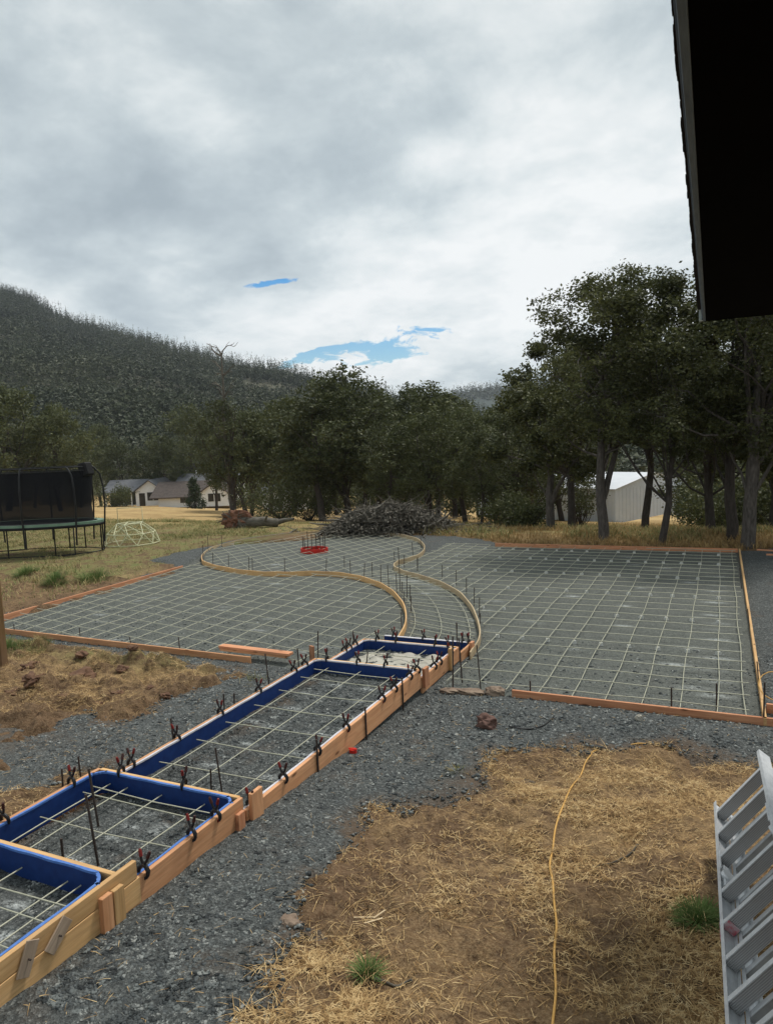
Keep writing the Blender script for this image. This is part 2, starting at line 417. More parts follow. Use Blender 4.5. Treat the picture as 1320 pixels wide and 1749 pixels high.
simple('shingle_dark', (.012, .009, .009), (.026, .02, .019), 22, .95, .8, .01)
simple('flashing', (.30, .36, .35), (.42, .48, .46), 10, .4, .1, metal=.3)
simple('white_wall', (.78, .79, .80), (.86, .86, .86), 1.5, .8, .1)
simple('grey_roof', (.085, .09, .10), (.14, .145, .155), 2, .85, .3, rnd=.2)
simple('brown_roof', (.055, .045, .04), (.10, .08, .07), 2, .9, .3)
simple('window_dark', (.012, .015, .017), (.03, .035, .04), 1, .15, 0, spec=.5)
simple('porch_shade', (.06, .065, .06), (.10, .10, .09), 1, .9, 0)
simple('pad_green', (.11, .20, .14), (.19, .29, .21), 3, .5, .1)
simple('dome_tube', (.50, .50, .30), (.60, .60, .40), 8, .5, 0)
simple('barn_wall', (.66, .73, .82), (.74, .80, .88), 1.5, .7, .1)
simple('barn_roof', (.55, .58, .62), (.64, .66, .69), .8, .45, .1)
simple('cord_yellow', (.55, .30, .07), (.62, .37, .11), 30, .5, .2)
simple('hose_black', (.012, .012, .012), (.02, .02, .02), 30, .5, .1)
simple('soil_clod', (.085, .045, .028), (.18, .10, .06), 9, .95, 1.0, .03)
simple('root_red', (.15, .07, .045), (.27, .14, .09), 5, .95, 1.0, .1)
simple('dead_wood', (.065, .058, .046), (.165, .150, .122), 5, .9, .6, .02, stretch=(1, 1, 3))
simple('conduit', (.35, .30, .27), (.5, .42, .38), 5, .6, 0)
def aluminium():
    m, nt, b = newmat('aluminium', .42, .5); v = mapping(nt, coord(nt), scale=(1, 1, 1))
    n = noise(nt, v, 12, 6, .7); n2 = noise(nt, mapping(nt, coord(nt), scale=(6, .4, 6)), 30, 4, .7)
    c = mixc(nt, ramp(nt, n, [(.35, 0.0), (.7, 1.0)]), (.50, .52, .54), (.68, .70, .71))
    c = mixc(nt, mth(nt, 'MULTIPLY', ramp(nt, n2, [(.5, 0.0), (.75, 1.0)]), .35), c, (.22, .23, .235))
    nt.links.new(c, b.inputs['Base Color']); b.inputs['Metallic'].default_value = .25
    nt.links.new(mth(nt, 'ADD', mth(nt, 'MULTIPLY', n, .3), .3), b.inputs['Roughness']); bump(nt, b, n2, .15, .001)
    m2, nt, b = newmat('aluminium_tread', .5, .4)
    co = coord(nt); s = nt.nodes.new('ShaderNodeSeparateXYZ'); nt.links.new(co, s.inputs[0])
    w_ = mth(nt, 'SINE', mth(nt, 'MULTIPLY', s.outputs[2], 640.0))
    n = noise(nt, co, 10, 5, .6)
    c = mixc(nt, mth(nt, 'MULTIPLY', mth(nt, 'ADD', w_, 1.0), .5), (.26, .265, .27), (.46, .465, .47))
    c = mixc(nt, mth(nt, 'MULTIPLY', n, .4), c, (.2, .19, .18))
    nt.links.new(c, b.inputs['Base Color']); b.inputs['Metallic'].default_value = .3; bump(nt, b, w_, .4, .002)
aluminium()
simple('aluminium_plain', (.24, .24, .235), (.36, .36, .35), 9, .5, .1, metal=.2)
def red_mark():
    m, nt, b = newmat('red_spray', .6, .2); n = noise(nt, coord(nt), 25, 5, .7)
    c = mixc(nt, ramp(nt, n, [(.35, 0.0), (.65, 1.0)]), (.45, .06, .09), (.42, .40, .41))
    nt.links.new(c, b.inputs['Base Color'])
red_mark()
def net_mat():
    m, nt, b = newmat('net_black', .8, .1); b.inputs['Base Color'].default_value = (.012, .013, .016, 1)
    tr = nt.nodes.new('ShaderNodeBsdfTransparent'); ms = nt.nodes.new('ShaderNodeMixShader'); ms.inputs[0].default_value = .84
    nt.links.new(tr.outputs[0], ms.inputs[1]); nt.links.new(b.outputs[0], ms.inputs[2])
    nt.links.new(ms.outputs[0], nt.nodes['Material Output'].inputs[0])
net_mat()
def gravel_mat():
    m, nt, b = newmat('gravel', .85, .25); p = geo_pos(nt)
    at = nt.nodes.new('ShaderNodeAttribute'); at.attribute_name = 'zone'
    sp = nt.nodes.new('ShaderNodeSeparateColor'); nt.links.new(at.outputs['Color'], sp.inputs[0])
    slab, chalk, dirt = sp.outputs
    vA = nt.nodes.new('ShaderNodeTexVoronoi'); vA.inputs['Scale'].default_value = 42; nt.links.new(p, vA.inputs['Vector'])
    vB = nt.nodes.new('ShaderNodeTexVoronoi'); vB.inputs['Scale'].default_value = 95; nt.links.new(p, vB.inputs['Vector'])
    s1 = nt.nodes.new('ShaderNodeSeparateColor'); nt.links.new(vA.outputs['Color'], s1.inputs[0])
    s2 = nt.nodes.new('ShaderNodeSeparateColor'); nt.links.new(vB.outputs['Color'], s2.inputs[0])
    st = mth(nt, 'ADD', mth(nt, 'MULTIPLY', s1.outputs[0], .55), mth(nt, 'MULTIPLY', s2.outputs[0], .45))
    c = ramp(nt, st, [(.15, (.030, .034, .034)), (.5, (.076, .084, .082)), (.8, (.13, .14, .135)), (.97, (.30, .31, .29))])
    cs = ramp(nt, st, [(.15, (.085, .093, .083)), (.5, (.125, .136, .121)), (.85, (.175, .186, .165)), (.99, (.27, .28, .25))])
    c = mixc(nt, slab, c, cs)
    big = noise(nt, p, .9, 5, .6); mid = noise(nt, p, 5, 5, .65)
    c = mixc(nt, mth(nt, 'MULTIPLY', ramp(nt, big, [(.4, 0.0), (.7, 1.0)]), .2), c, (.14, .145, .135))
    c = mixc(nt, mth(nt, 'MULTIPLY', ramp(nt, mid, [(.45, 0.0), (.75, 1.0)]), .30), c, (.055, .057, .053))
    br = noise(nt, mapping(nt, p, loc=(7, 3, 0)), 1.4, 5, .62)
    c = mixc(nt, mth(nt, 'MULTIPLY', ramp(nt, br, [(.58, 0.0), (.72, 1.0)]), mth(nt, 'SUBTRACT', .5, mth(nt, 'MULTIPLY', slab, .4))), c, (.12, .085, .058))
    dm = mth(nt, 'MULTIPLY', dirt, ramp(nt, mid, [(.3, .35), (.6, 1.0)]))
    c = mixc(nt, dm, c, (.13, .085, .05))
    chn = noise(nt, mapping(nt, p, scale=(1, 1.8, 1)), 22, 4, .7)
    cm = mth(nt, 'MULTIPLY', chalk, ramp(nt, chn, [(.38, 0.0), (.6, 1.0)]))
    c = mixc(nt, cm, c, (.66, .70, .68))
    nt.links.new(c, b.inputs['Base Color'])
    h = mth(nt, 'ADD', mth(nt, 'MULTIPLY', vA.outputs['Distance'], 1.0), mth(nt, 'MULTIPLY', vB.outputs['Distance'], .5))
    h = mth(nt, 'ADD', h, mth(nt, 'MULTIPLY', st, .8)); bump(nt, b, h, .9, .018)
gravel_mat()
def stone_mat():
    m, nt, b = newmat('stone_grey', .8, .3); p = geo_pos(nt)
    v = nt.nodes.new('ShaderNodeTexVoronoi'); v.inputs['Scale'].default_value = 23; nt.links.new(p, v.inputs['Vector'])
    s1 = nt.nodes.new('ShaderNodeSeparateColor'); nt.links.new(v.outputs['Color'], s1.inputs[0])
    c = ramp(nt, s1.outputs[0], [(.0, (.022, .026, .027)), (.45, (.068, .077, .078)), (.85, (.15, .165, .16)), (1, (.30, .31, .29))])
    nt.links.new(c, b.inputs['Base Color']); bump(nt, b, noise(nt, p, 60, 3), .4, .004)
stone_mat()
def earth_mat():
    m, nt, b = newmat('earth', .95, .1); p = geo_pos(nt)
    at = nt.nodes.new('ShaderNodeAttribute'); at.attribute_name = 'zone'
    sp = nt.nodes.new('ShaderNodeSeparateColor'); nt.links.new(at.outputs['Color'], sp.inputs[0])
    straw, green, field = sp.outputs
    n1 = noise(nt, p, 1.7, 6, .65, .4); n2 = noise(nt, p, 11, 6, .7); n3 = noise(nt, p, 60, 4, .7)
    nl = noise(nt, p, .22, 5, .6)
    soil = mixc(nt, ramp(nt, n2, [(.3, 0.0), (.7, 1.0)]), (.045, .025, .014), (.20, .125, .072))
    soil = mixc(nt, mth(nt, 'MULTIPLY', ramp(nt, n3, [(.45, 0.0), (.7, 1.0)]), .5), soil, (.32, .24, .15))
    st = mixc(nt, ramp(nt, n3, [(.3, 0.0), (.65, 1.0)]), (.19, .118, .055), (.47, .325, .165))
    f = mth(nt, 'MULTIPLY', straw, ramp(nt, mth(nt, 'ADD', mth(nt, 'MULTIPLY', n1, .6), mth(nt, 'MULTIPLY', n2, .4)), [(.44, 0.0), (.59, 1.0)]))
    c = mixc(nt, f, soil, st)
    fcol = mixc(nt, ramp(nt, mth(nt, 'ADD', mth(nt, 'MULTIPLY', n1, .5), mth(nt, 'MULTIPLY', nl, .5)), [(.4, 0.0), (.62, 1.0)]), (.30, .20, .09), (.50, .36, .17))
    c = mixc(nt, field, c, fcol)
    gf = mth(nt, 'MULTIPLY', green, ramp(nt, mth(nt, 'ADD', mth(nt, 'MULTIPLY', n1, .65), mth(nt, 'MULTIPLY', n2, .35)), [(.42, 0.0), (.58, 1.0)]))
    gcol = mixc(nt, n2, (.08, .105, .035), (.20, .22, .085))
    c = mixc(nt, gf, c, gcol)
    nt.links.new(c, b.inputs['Base Color'])
    bump(nt, b, mth(nt, 'ADD', mth(nt, 'MULTIPLY', n2, 1.0), mth(nt, 'MULTIPLY', n3, .4)), .9, .05)
earth_mat()
def blade_mat(name, cols, rough=.8, trans=.15, scale=30):
    m, nt, b = newmat(name, rough, .15); p = geo_pos(nt)
    v = nt.nodes.new('ShaderNodeTexVoronoi'); v.inputs['Scale'].default_value = scale; nt.links.new(p, v.inputs['Vector'])
    s1 = nt.nodes.new('ShaderNodeSeparateColor'); nt.links.new(v.outputs['Color'], s1.inputs[0])
    n = noise(nt, p, 1.3, 4, .6)
    k = mth(nt, 'ADD', mth(nt, 'MULTIPLY', s1.outputs[0], .6), mth(nt, 'MULTIPLY', n, .4))
    st = [(i/(len(cols)-1), c) for i, c in enumerate(cols)]
    nt.links.new(ramp(nt, k, st), b.inputs['Base Color'])
    if trans:
        tl = nt.nodes.new('ShaderNodeBsdfTranslucent'); nt.links.new(ramp(nt, k, st), tl.inputs[0])
        ms = nt.nodes.new('ShaderNodeMixShader'); ms.inputs[0].default_value = trans
        nt.links.new(b.outputs[0], ms.inputs[1]); nt.links.new(tl.outputs[0], ms.inputs[2])
        nt.links.new(ms.outputs[0], nt.nodes['Material Output'].inputs[0])
blade_mat('straw', [(.10, .052, .022), (.29, .178, .076), (.56, .395, .19), (.86, .69, .40)])
blade_mat('dry_grass', [(.17, .11, .045), (.34, .23, .10), (.48, .35, .16)], scale=6)
blade_mat('mixed_grass', [(.07, .095, .03), (.16, .175, .065), (.34, .28, .13), (.44, .35, .18)], scale=5)
blade_mat('green_grass', [(.05, .09, .025), (.11, .17, .05), (.2, .25, .09)], scale=25)
def leaf_mat(name, a_, b_, c_, scale=1.2, trans=.22):
    m, nt, b = newmat(name, .6, .25); p = geo_pos(nt)
    oi = nt.nodes.new('ShaderNodeObjectInfo')
    n = noise(nt, p, scale, 3, .6); v = nt.nodes.new('ShaderNodeTexVoronoi'); v.inputs['Scale'].default_value = 9; nt.links.new(p, v.inputs['Vector'])
    s1 = nt.nodes.new('ShaderNodeSeparateColor'); nt.links.new(v.outputs['Color'], s1.inputs[0])
    k = mth(nt, 'ADD', mth(nt, 'ADD', mth(nt, 'MULTIPLY', n, .55), mth(nt, 'MULTIPLY', s1.outputs[0], .3)), mth(nt, 'MULTIPLY', oi.outputs['Random'], .15))
    c = ramp(nt, k, [(.3, a_), (.55, b_), (.8, c_)])
    nt.links.new(c, b.inputs['Base Color'])
    tl = nt.nodes.new('ShaderNodeBsdfTranslucent'); nt.links.new(c, tl.inputs[0])
    ms = nt.nodes.new('ShaderNodeMixShader'); ms.inputs[0].default_value = trans
    nt.links.new(b.outputs[0], ms.inputs[1]); nt.links.new(tl.outputs[0], ms.inputs[2])
    nt.links.new(ms.outputs[0], nt.nodes['Material Output'].inputs[0])
leaf_mat('oak_leaf', (.044, .052, .021), (.085, .098, .038), (.155, .165, .065))
leaf_mat('oak_leaf_near', (.036, .042, .015), (.078, .086, .030), (.18, .185, .066))
leaf_mat('fir_leaf', (.03, .045, .022), (.05, .07, .032), (.085, .11, .045))
leaf_mat('hill_leaf', (.018, .026, .012), (.046, .058, .024), (.125, .120, .052), scale=.014, trans=.0)
simple('bark_grey', (.04, .034, .03), (.13, .115, .10), 6, .95, 1.0, .04, stretch=(3, 3, .7))
simple('bark_dark', (.035, .030, .026), (.08, .068, .058), 6, .95, 1.0, .04, stretch=(3, 3, .7))
simple('hill_soil', (.045, .05, .03), (.11, .10, .065), .05, .95, .0)
simple('far_hill', (.03, .042, .036), (.05, .065, .05), .02, .95, .0)
MT = MATS

# ------------------------------------------------------------------ ground sheet and gravel
def axis(segs):
    out = [segs[0][0]]
    for a_, b_, st in segs:
        n = max(1, int(round((b_-a_)/st))); out += list(np.linspace(a_, b_, n+1)[1:])
    return np.array(out)
def build_ground():
    xs = axis([(-3000, -400, 260), (-400, -100, 20), (-100, -30, 2.5), (-30, -14, .3), (-14, -9, .12), (-9, 2, .045), (2, 8, .25), (8, 40, 2), (40, 200, 20), (200, 3000, 280)])
    ys = axis([(-300, -20, 40), (-20, 1, 1.5), (1, 2.4, .1), (2.4, 9.6, .045), (9.6, 26, .2), (26, 60, 1), (60, 140, 4), (140, 500, 40), (500, 4000, 350)])
    X, Y = np.meshgrid(xs, ys); x = X.ravel(); y = Y.ravel()
    z = ground_h(x, y)
    V = np.stack([x, y, z], 1); nx, ny = len(xs), len(ys)
    i = np.arange(nx-1)[None, :]+nx*np.arange(ny-1)[:, None]; i = i.ravel()
    F = np.stack([i, i+1, i+nx+1, i+nx], 1)
    me = np_mesh('ground', V, F, True)
    dist = np.hypot(x, y)
    straw = sst(-9.6, -8.8, x)*0+np.ones(len(x))
    # bare reddish soil left of the walkway, close to the gravel, and along its ragged border
    d = grav_sdf(x, y)
    straw *= 1-.9*sst(-.5, -.1, d+fbm(x, y, 2, 3, 40)*.4)
    leftdirt = sst(-5.6, -6.6, x)*sst(8.2, 6.8, y+.25*fbm(x, y, .8, 3, 9)*4)
    straw *= 1-.85*leftdirt
    bare = np.exp(-(((x+.75)/.7)**2+((y-4.3)/1.6)**2)); straw *= 1-.8*bare; straw *= 1-.7*np.exp(-(((x+2.0)/.5)**2+((y-4.3)/.7)**2)); straw *= 1-.6*np.exp(-(((x+.2)/1.2)**2+((y-7.6)/.35)**2))
    bank = sst(-13.2, -14.0, x)*sst(14.6, 12.8, y+.12*x*0)*sst(8, 9, y); straw *= 1-.6*bank
    green = sst(-14, -15.5, x)*sst(13, 14.5, y)*sst(30, 24, y)*.9+.8*sst(24.4, 26, y)*sst(40, 28, y)*sst(-16, -8, x)
    g2 = .8*np.exp(-(((x+9)/1.6)**2+((y-8.7)/.45)**2)); green = np.clip(np.maximum(green, g2), 0, 1)
    field = sst(22, 27, y)
    ca = me.color_attributes.new('zone', 'FLOAT_COLOR', 'POINT')
    ca.data.foreach_set('color', np.stack([np.clip(straw, 0, 1), green, field, np.ones(len(x))], 1).astype(np.float32).ravel())
    tag(link('ground', me, MT['earth']), kind='structure')
CHALK = []
def build_gravel():
    xs = axis([(-16.5, -9, .12), (-9, 1, .045), (1, 6.2, .2)])
    ys = axis([(1.0, 2.4, .1), (2.4, 9.6, .045), (9.6, 24.6, .12)])
    X, Y = np.meshgrid(xs, ys); x = X.ravel(); y = Y.ravel()
    d = grav_sdf(x, y); dn = d+fbm(x, y, 2.5, 4, 31)*.35
    z = grav_h(x, y, d)-.10*sst(.10, -.35, dn)+.012*fbm(x, y, 14, 2, 3)*(y < 9.6)
    nx, ny = len(xs), len(ys)
    i = (np.arange(nx-1)[None, :]+nx*np.arange(ny-1)[:, None]).ravel()
    F = np.stack([i, i+1, i+nx+1, i+nx], 1)
    keep = (d[F].max(1) > -.45); F = F[keep]
    used = np.unique(F); mp = -np.ones(len(x), int); mp[used] = np.arange(len(used))
    V = np.stack([x, y, z], 1)[used]; me = np_mesh('gravel_bed', V, mp[F], True)
    x, y, d = x[used], y[used], d[used]
    slab = (inpoly(x, y, poly_left) | inpoly(x, y, poly_right) | inpoly(x, y, poly_circle) | inpoly(x, y, poly_path)).astype(float)
    chalk = np.zeros(len(x))
    for (cx, cy, a_, b_, w_) in CHALK: chalk = np.maximum(chalk, w_*np.exp(-(((x-cx)/a_)**2+((y-cy)/b_)**2)))
    dirt = np.clip(.8*sst(.25, -.1, d+fbm(x, y, 2, 3, 6)*.5)*(y < 9.4), 0, 1)
    dirt = np.maximum(dirt, .55*np.exp(-(((x+7.6)/.8)**2+((y-5.6)/.5)**2)))
    ca = me.color_attributes.new('zone', 'FLOAT_COLOR', 'POINT')
    ca.data.foreach_set('color', np.stack([slab, chalk, dirt, np.ones(len(x))], 1).astype(np.float32).ravel())
    tag(link('gravel_bed', me, MT['gravel']), kind='structure')
for p, z_, a_, b_ in [((190, 1435), .2, .07, .03), ((225, 1418), .2, .08, .03), ((250, 1395), .2, .06, .03), ((280, 1415), .2, .10, .025), ((130, 1475), .2, .10, .05), ((265, 1425), .2, .06, .03), ((5, 1600), .36, .07, .06), ((30, 1545), .36, .12, .04)]+\
        [((200+a_/3, 1050+b_/3), .1, .11, .035) for a_, b_ in ((700, 540), (790, 570), (900, 478), (965, 400), (1120, 362), (1050, 605), (660, 655), (940, 710), (780, 825), (1170, 520), (1250, 440), (1280, 380), (480, 765))]:
    q = g(*p, z_); CHALK.append((q[0], q[1], a_, b_, 1.0))
for k in range(16): CHALK.append((-.03+.04*math.sin(k*3), 10.1+.55*k, .19, .035, .9))
for k in range(9): CHALK.append((-4.15-.02*k, 11.3+.42*k, .16, .025, .95))
for k in range(7): CHALK.append((-5.2-.42*k, 15.2+.25*k, .30, .03, .8))
for k in range(110): CHALK.append((random.uniform(-12.5, 0), random.uniform(9.8, 21), random.uniform(.08, .2), random.uniform(.02, .05), random.uniform(.4, .9)))
build_ground(); build_gravel()

def scatter_frame(n, n_hat=None):
    a_ = RNG.random(n)*2*np.pi; return a_
def build_stones():
    n = 170000
    r = 2.6+RNG.random(n)**1.5*9.5; u = RNG.uniform(-1.35, .35, n)
    y = r; x = u*y
    d = grav_sdf(x, y)+fbm(x, y, 2.5, 4, 31)*.3
    slab = inpoly(x, y, poly_left) | inpoly(x, y, poly_right) | inpoly(x, y, poly_circle) | inpoly(x, y, poly_path)
    onb = ((abs(x-WX0) < .06) | (abs(x-WX1) < .06)) & (y < YA0)
    ok = (d > -.12) & (RNG.random(n) < np.where(d > .12, 1, .35)) & ~(slab & (RNG.random(n) < .7)) & ~onb
    x, y = x[ok], y[ok]; n = len(x); z = grav_h(x, y)-.004
    s = .0075+RNG.random(n)**3*.021; s = s*np.clip(y/6, .8, 1.25)
    base = np.array([[1, 0, 0], [0, 1, 0], [-1, 0, 0], [0, -1, 0], [0, 0, .62], [0, 0, -.4]])
    J = RNG.uniform(.65, 1.25, (n, 6, 1))*base[None]+RNG.normal(0, .15, (n, 6, 3))
    a_ = RNG.random(n)*6.283; c_, s_ = np.cos(a_), np.sin(a_)
    sx = RNG.uniform(.7, 1.5, n)
    VX = J[:, :, 0]*sx[:, None]; VY = J[:, :, 1]
    V = np.stack([x[:, None]+s[:, None]*(VX*c_[:, None]-VY*s_[:, None]), y[:, None]+s[:, None]*(VX*s_[:, None]+VY*c_[:, None]), z[:, None]+s[:, None]*J[:, :, 2]], 2)
    f = np.array([[0, 1, 4], [1, 2, 4], [2, 3, 4], [3, 0, 4], [1, 0, 5], [2, 1, 5], [3, 2, 5], [0, 3, 5]])
    F = (f[None]+6*np.arange(n)[:, None, None]).reshape(-1, 3)
    o = link('loose_gravel', np_mesh('loose_gravel', V.reshape(-1, 3), F), MT['stone_grey'])
    tag(o, 'loose dark blue grey crushed stone beside and inside the step forms', 'gravel', kind='stuff')
build_stones()
def blades(name, x, y, z, L, w, lean, mat, label, cat, bend=.3, az=None):
    """curved two-segment blades; lean 0 = upright, 1 = flat on the ground"""
    n = len(x); az = RNG.random(n)*6.283 if az is None else az
    hx, hy = np.cos(az), np.sin(az); px_, py_ = -hy, hx
    el = (1-lean)*np.pi/2; el2 = el-bend*RNG.uniform(.2, 1.6, n)
    P0 = np.stack([x, y, z], 1)
    d1 = np.stack([hx*np.cos(el), hy*np.cos(el), np.sin(el)], 1); d2 = np.stack([hx*np.cos(el2), hy*np.cos(el2), np.sin(el2)], 1)
    P1 = P0+d1*(L*.5)[:, None]; P2 = P1+d2*(L*.5)[:, None]
    sv = np.stack([px_, py_, RNG.uniform(-.3, .3, n)], 1)*(w/2)[:, None]
    V = np.stack([P0-sv, P0+sv, P1+sv, P1-sv, P2+sv*.35, P2-sv*.35], 1).reshape(-1, 3)
    f = np.array([[0, 1, 2, 3], [3, 2, 4, 5]]); F = (f[None]+6*np.arange(n)[:, None, None]).reshape(-1, 4)
    o = link(name, np_mesh(name, V, F), MT[mat]); 
    if label: tag(o, label, cat, kind='stuff')
    return o
def build_straw():
    n = 400000
    y = 2.2+RNG.random(n)**1.35*7.6; x = RNG.uniform(-1.45, .42, n)*y
    d = grav_sdf(x, y)+fbm(x, y, 2.5, 4, 31)*.35
    den = (sst(-.12, .18, fbm(x, y, .9, 4, 50)+.06)*.9+.12)*sst(-.2, .1, fbm(x, y, 3.4, 4, 60)+.03)*1.25+.05
    den *= np.where(x < -5.4, .45*np.where(y > 6.6, 1.5, .8), 1)
    den *= 1-.8*np.exp(-(((x+1.0)/1.4)**2+((y-3.9)/1.1)**2))
    den = np.where(d > .0, .015, den)
    den = np.where((d > -.35) & (x > -3.6) & (y < 6.5), den*.35, den)
    ok = (RNG.random(n) < den) & ~((x > WX0-.1) & (x < WX1+.1) & (y < YA0)) & (y < 9.1)
    x, y, d = x[ok], y[ok], d[ok]; n = len(x); z = np.maximum(ground_h(x, y), np.where(d > -.25, grav_h(x, y)-.1*sst(.10, -.35, d), -9))+.004+RNG.random(n)*.015
    L = RNG.uniform(.03, .15, n)*np.where(RNG.random(n) < .08, 1.8, 1)*np.where(d > 0, .55, 1); w = RNG.uniform(.0018, .0048, n)
    blades('straw_litter', x, y, z, L, w, np.clip(RNG.normal(.95, .09, n), .4, 1.06), 'straw', 'dry yellow straw strewn over the brown soil', 'straw', bend=.25)
    # standing dry stubble
    n = 26000; y = 2.4+RNG.random(n)*6.6; x = RNG.uniform(-1.4, .4, n)*y
    d = grav_sdf(x, y); den = sst(.12, .30, fbm(x, y, 1.1, 3, 70)); den = np.where(x > -.9, np.maximum(den, .5*sst(.4, .0, abs(x-.1-.0*y))), den)
    ok = (RNG.random(n) < den*.8) & (d < -.1) & ~((x > WX0-.1) & (x < WX1+.1)) & (y < 8.8) & ~((x > -.15) & (y < 6.3))
    x, y = x[ok], y[ok]; n = len(x)
    blades('dry_stubble', x, y, ground_h(x, y), RNG.uniform(.04, .13, n), RNG.uniform(.002, .004, n), RNG.uniform(.25, .8, n), 'straw', 'tufts of dry rusty grass standing in the soil', 'dry grass', bend=.8)
build_straw()
def build_far_grass():
    # lawn left of the slab: tufty yellow green
    n = 120000; y = RNG.uniform(9.5, 32, n); x = -14.0-RNG.random(n)*22
    v = fbm(x, y, .7, 4, 80)+.02; den = sst(-.10, .18, v)*sst(11, 15, y)*.95+.12
    den *= sst(-12.9, -14.2, x-.14*(y-10)*0)
    ok = (RNG.random(n) < den) & (grav_sdf(x, y) < -.15)
    x, y = x[ok], y[ok]; n = len(x); L = RNG.uniform(.05, .14, n)*(1+1.0*np.clip(fbm(x, y, .5, 3, 90)+.05, 0, 1)*2)
    blades('lawn_grass', x, y, ground_h(x, y), L, RNG.uniform(.008, .02, n), RNG.uniform(.1, .6, n), 'mixed_grass', 'patchy yellow green grass left of the slab', 'grass', bend=.7)
    n = 90000; y = 22.6+RNG.random(n)**1.4*30; x = RNG.uniform(-.55, .40, n)*y
    ok = (grav_sdf(x, y) < -.1) & (RNG.random(n) < .35+1.2*np.clip(fbm(x, y, .35, 4, 84)+.1, 0, 1)) & (x > -9.2-.5*(y-23))
    x, y = x[ok], y[ok]; n = len(x)
    blades('tall_dry_grass', x, y, ground_h(x, y)-.02, RNG.uniform(.10, .32, n), RNG.uniform(.01, .025, n), RNG.uniform(.02, .4, n), 'dry_grass', 'tall dry golden grass under the oaks behind the slab', 'dry grass', bend=.6)
    n = 45000; y = 23.5+RNG.random(n)**1.2*22; x = RNG.uniform(-.5, .40, n)*y
    ok = (grav_sdf(x, y) < -.1) & (fbm(x, y, .45, 4, 99) > .0) & (x > -9.2-.5*(y-23))
    x, y = x[ok], y[ok]; n = len(x)
    blades('weed_grass', x, y, ground_h(x, y)-.02, RNG.uniform(.15, .42, n), RNG.uniform(.012, .03, n), RNG.uniform(.05, .5, n), 'mixed_grass', 'patches of green weeds among the dry grass under the oaks', 'weeds', bend=.7)
    # weeds along the left near board
    n = 9000; x = RNG.uniform(-13, -5.7, n); y = RNG.normal(8.75, .22, n)+.0*x
    ok = (fbm(x, y, 1.0, 3, 17) > .02) & (y < 9.2); x, y = x[ok], y[ok]; n = len(x)
    blades('edge_weeds', x, y, ground_h(x, y), RNG.uniform(.05, .2, n), RNG.uniform(.003, .007, n), RNG.uniform(.05, .5, n), 'mixed_grass', 'green weeds growing along the near edge of the left slab', 'weeds', bend=.8)
build_far_grass()
def tuft(px, py, R_, H, n, mat, label, name='grass_tuft'):
    c = ground_hit(px, py); a_ = RNG.random(n)*6.283; r = R_*np.sqrt(RNG.random(n))*.5
    x = c[0]+r*np.cos(a_); y = c[1]+r*np.sin(a_)
    az = a_+RNG.normal(0, .5, n)
    o = blades(name, x-c[0], y-c[1], ground_h(x, y)-ground_h(c[0], c[1])*1.0-.01, RNG.uniform(.5, 1, n)*H, np.full(n, .005), np.clip(r/R_*1.1+RNG.normal(0, .1, n), .02, .9), mat, None, None, bend=.6, az=az)
    o.location = (c[0], c[1], float(ground_h(c[0], c[1])))
    tag(o, label, 'weed'); return o
tuft(1192, 1572, .15, .19, 700, 'green_grass', 'bright green grass tuft beside the aluminium ladder')
tuft(628, 1668, .10, .14, 160, 'green_grass', 'small green sprout in the straw near the bottom of the picture')
tuft(785, 1322, .16, .15, 260, 'mixed_grass', 'grey green weed tuft on the border between gravel and straw')
tuft(95, 1002, .5, .35, 700, 'green_grass', 'leafy green weed left of the near corner board of the left slab', 'weed_plant')
tuft(160, 992, .7, .38, 900, 'green_grass', 'broad green weed against the red side board', 'weed_plant')
tuft(45, 985, .6, .3, 700, 'green_grass', 'low green weed patch below the trampoline', 'weed_plant')
tuft(15, 1110, .4, .3, 400, 'green_grass', 'green weed at the foot of the brown post', 'weed_plant')

# ------------------------------------------------------------------ hills and sky-line forest
def ridge_fn(pts):
    us, ws = [], []
    for p in pts:
        d = ray(*p); us.append(d[0]/d[1]); ws.append(d[2]/d[1])
    return np.array(us), np.array(ws)
HU, HW = ridge_fn([(-500, 470), (-200, 470), (-60, 492), (0, 505), (50, 520), (90, 545), (150, 562), (200, 578), (250, 592), (320, 612), (400, 632), (470, 648), (540, 668), (620, 684), (700, 702), (800, 724), (900, 740)])
FU, FW = ridge_fn([(300, 705), (600, 700), (740, 680), (800, 668), (860, 663), (920, 658), (980, 646), (1040, 640), (1110, 630), (1200, 618), (1320, 610), (1500, 640), (1900, 640)])
HY = 560.0; FY = 1500.0
def hill_z(u, y):
    zr = CH+np.interp(u, HU, HW)*HY
    s_ = np.clip((y-125)/(HY-125), 0, 1); prof = s_**1.25*.35+.65*s_
    b_ = -9.0
    z = b_+(zr-b_)*prof
    x = u*y; z = z+fbm(x, y, .012, 4, 5)*26*s_*(1-.92*s_)*2.0
    return np.where(y > HY, zr-(y-HY)*.35, z)
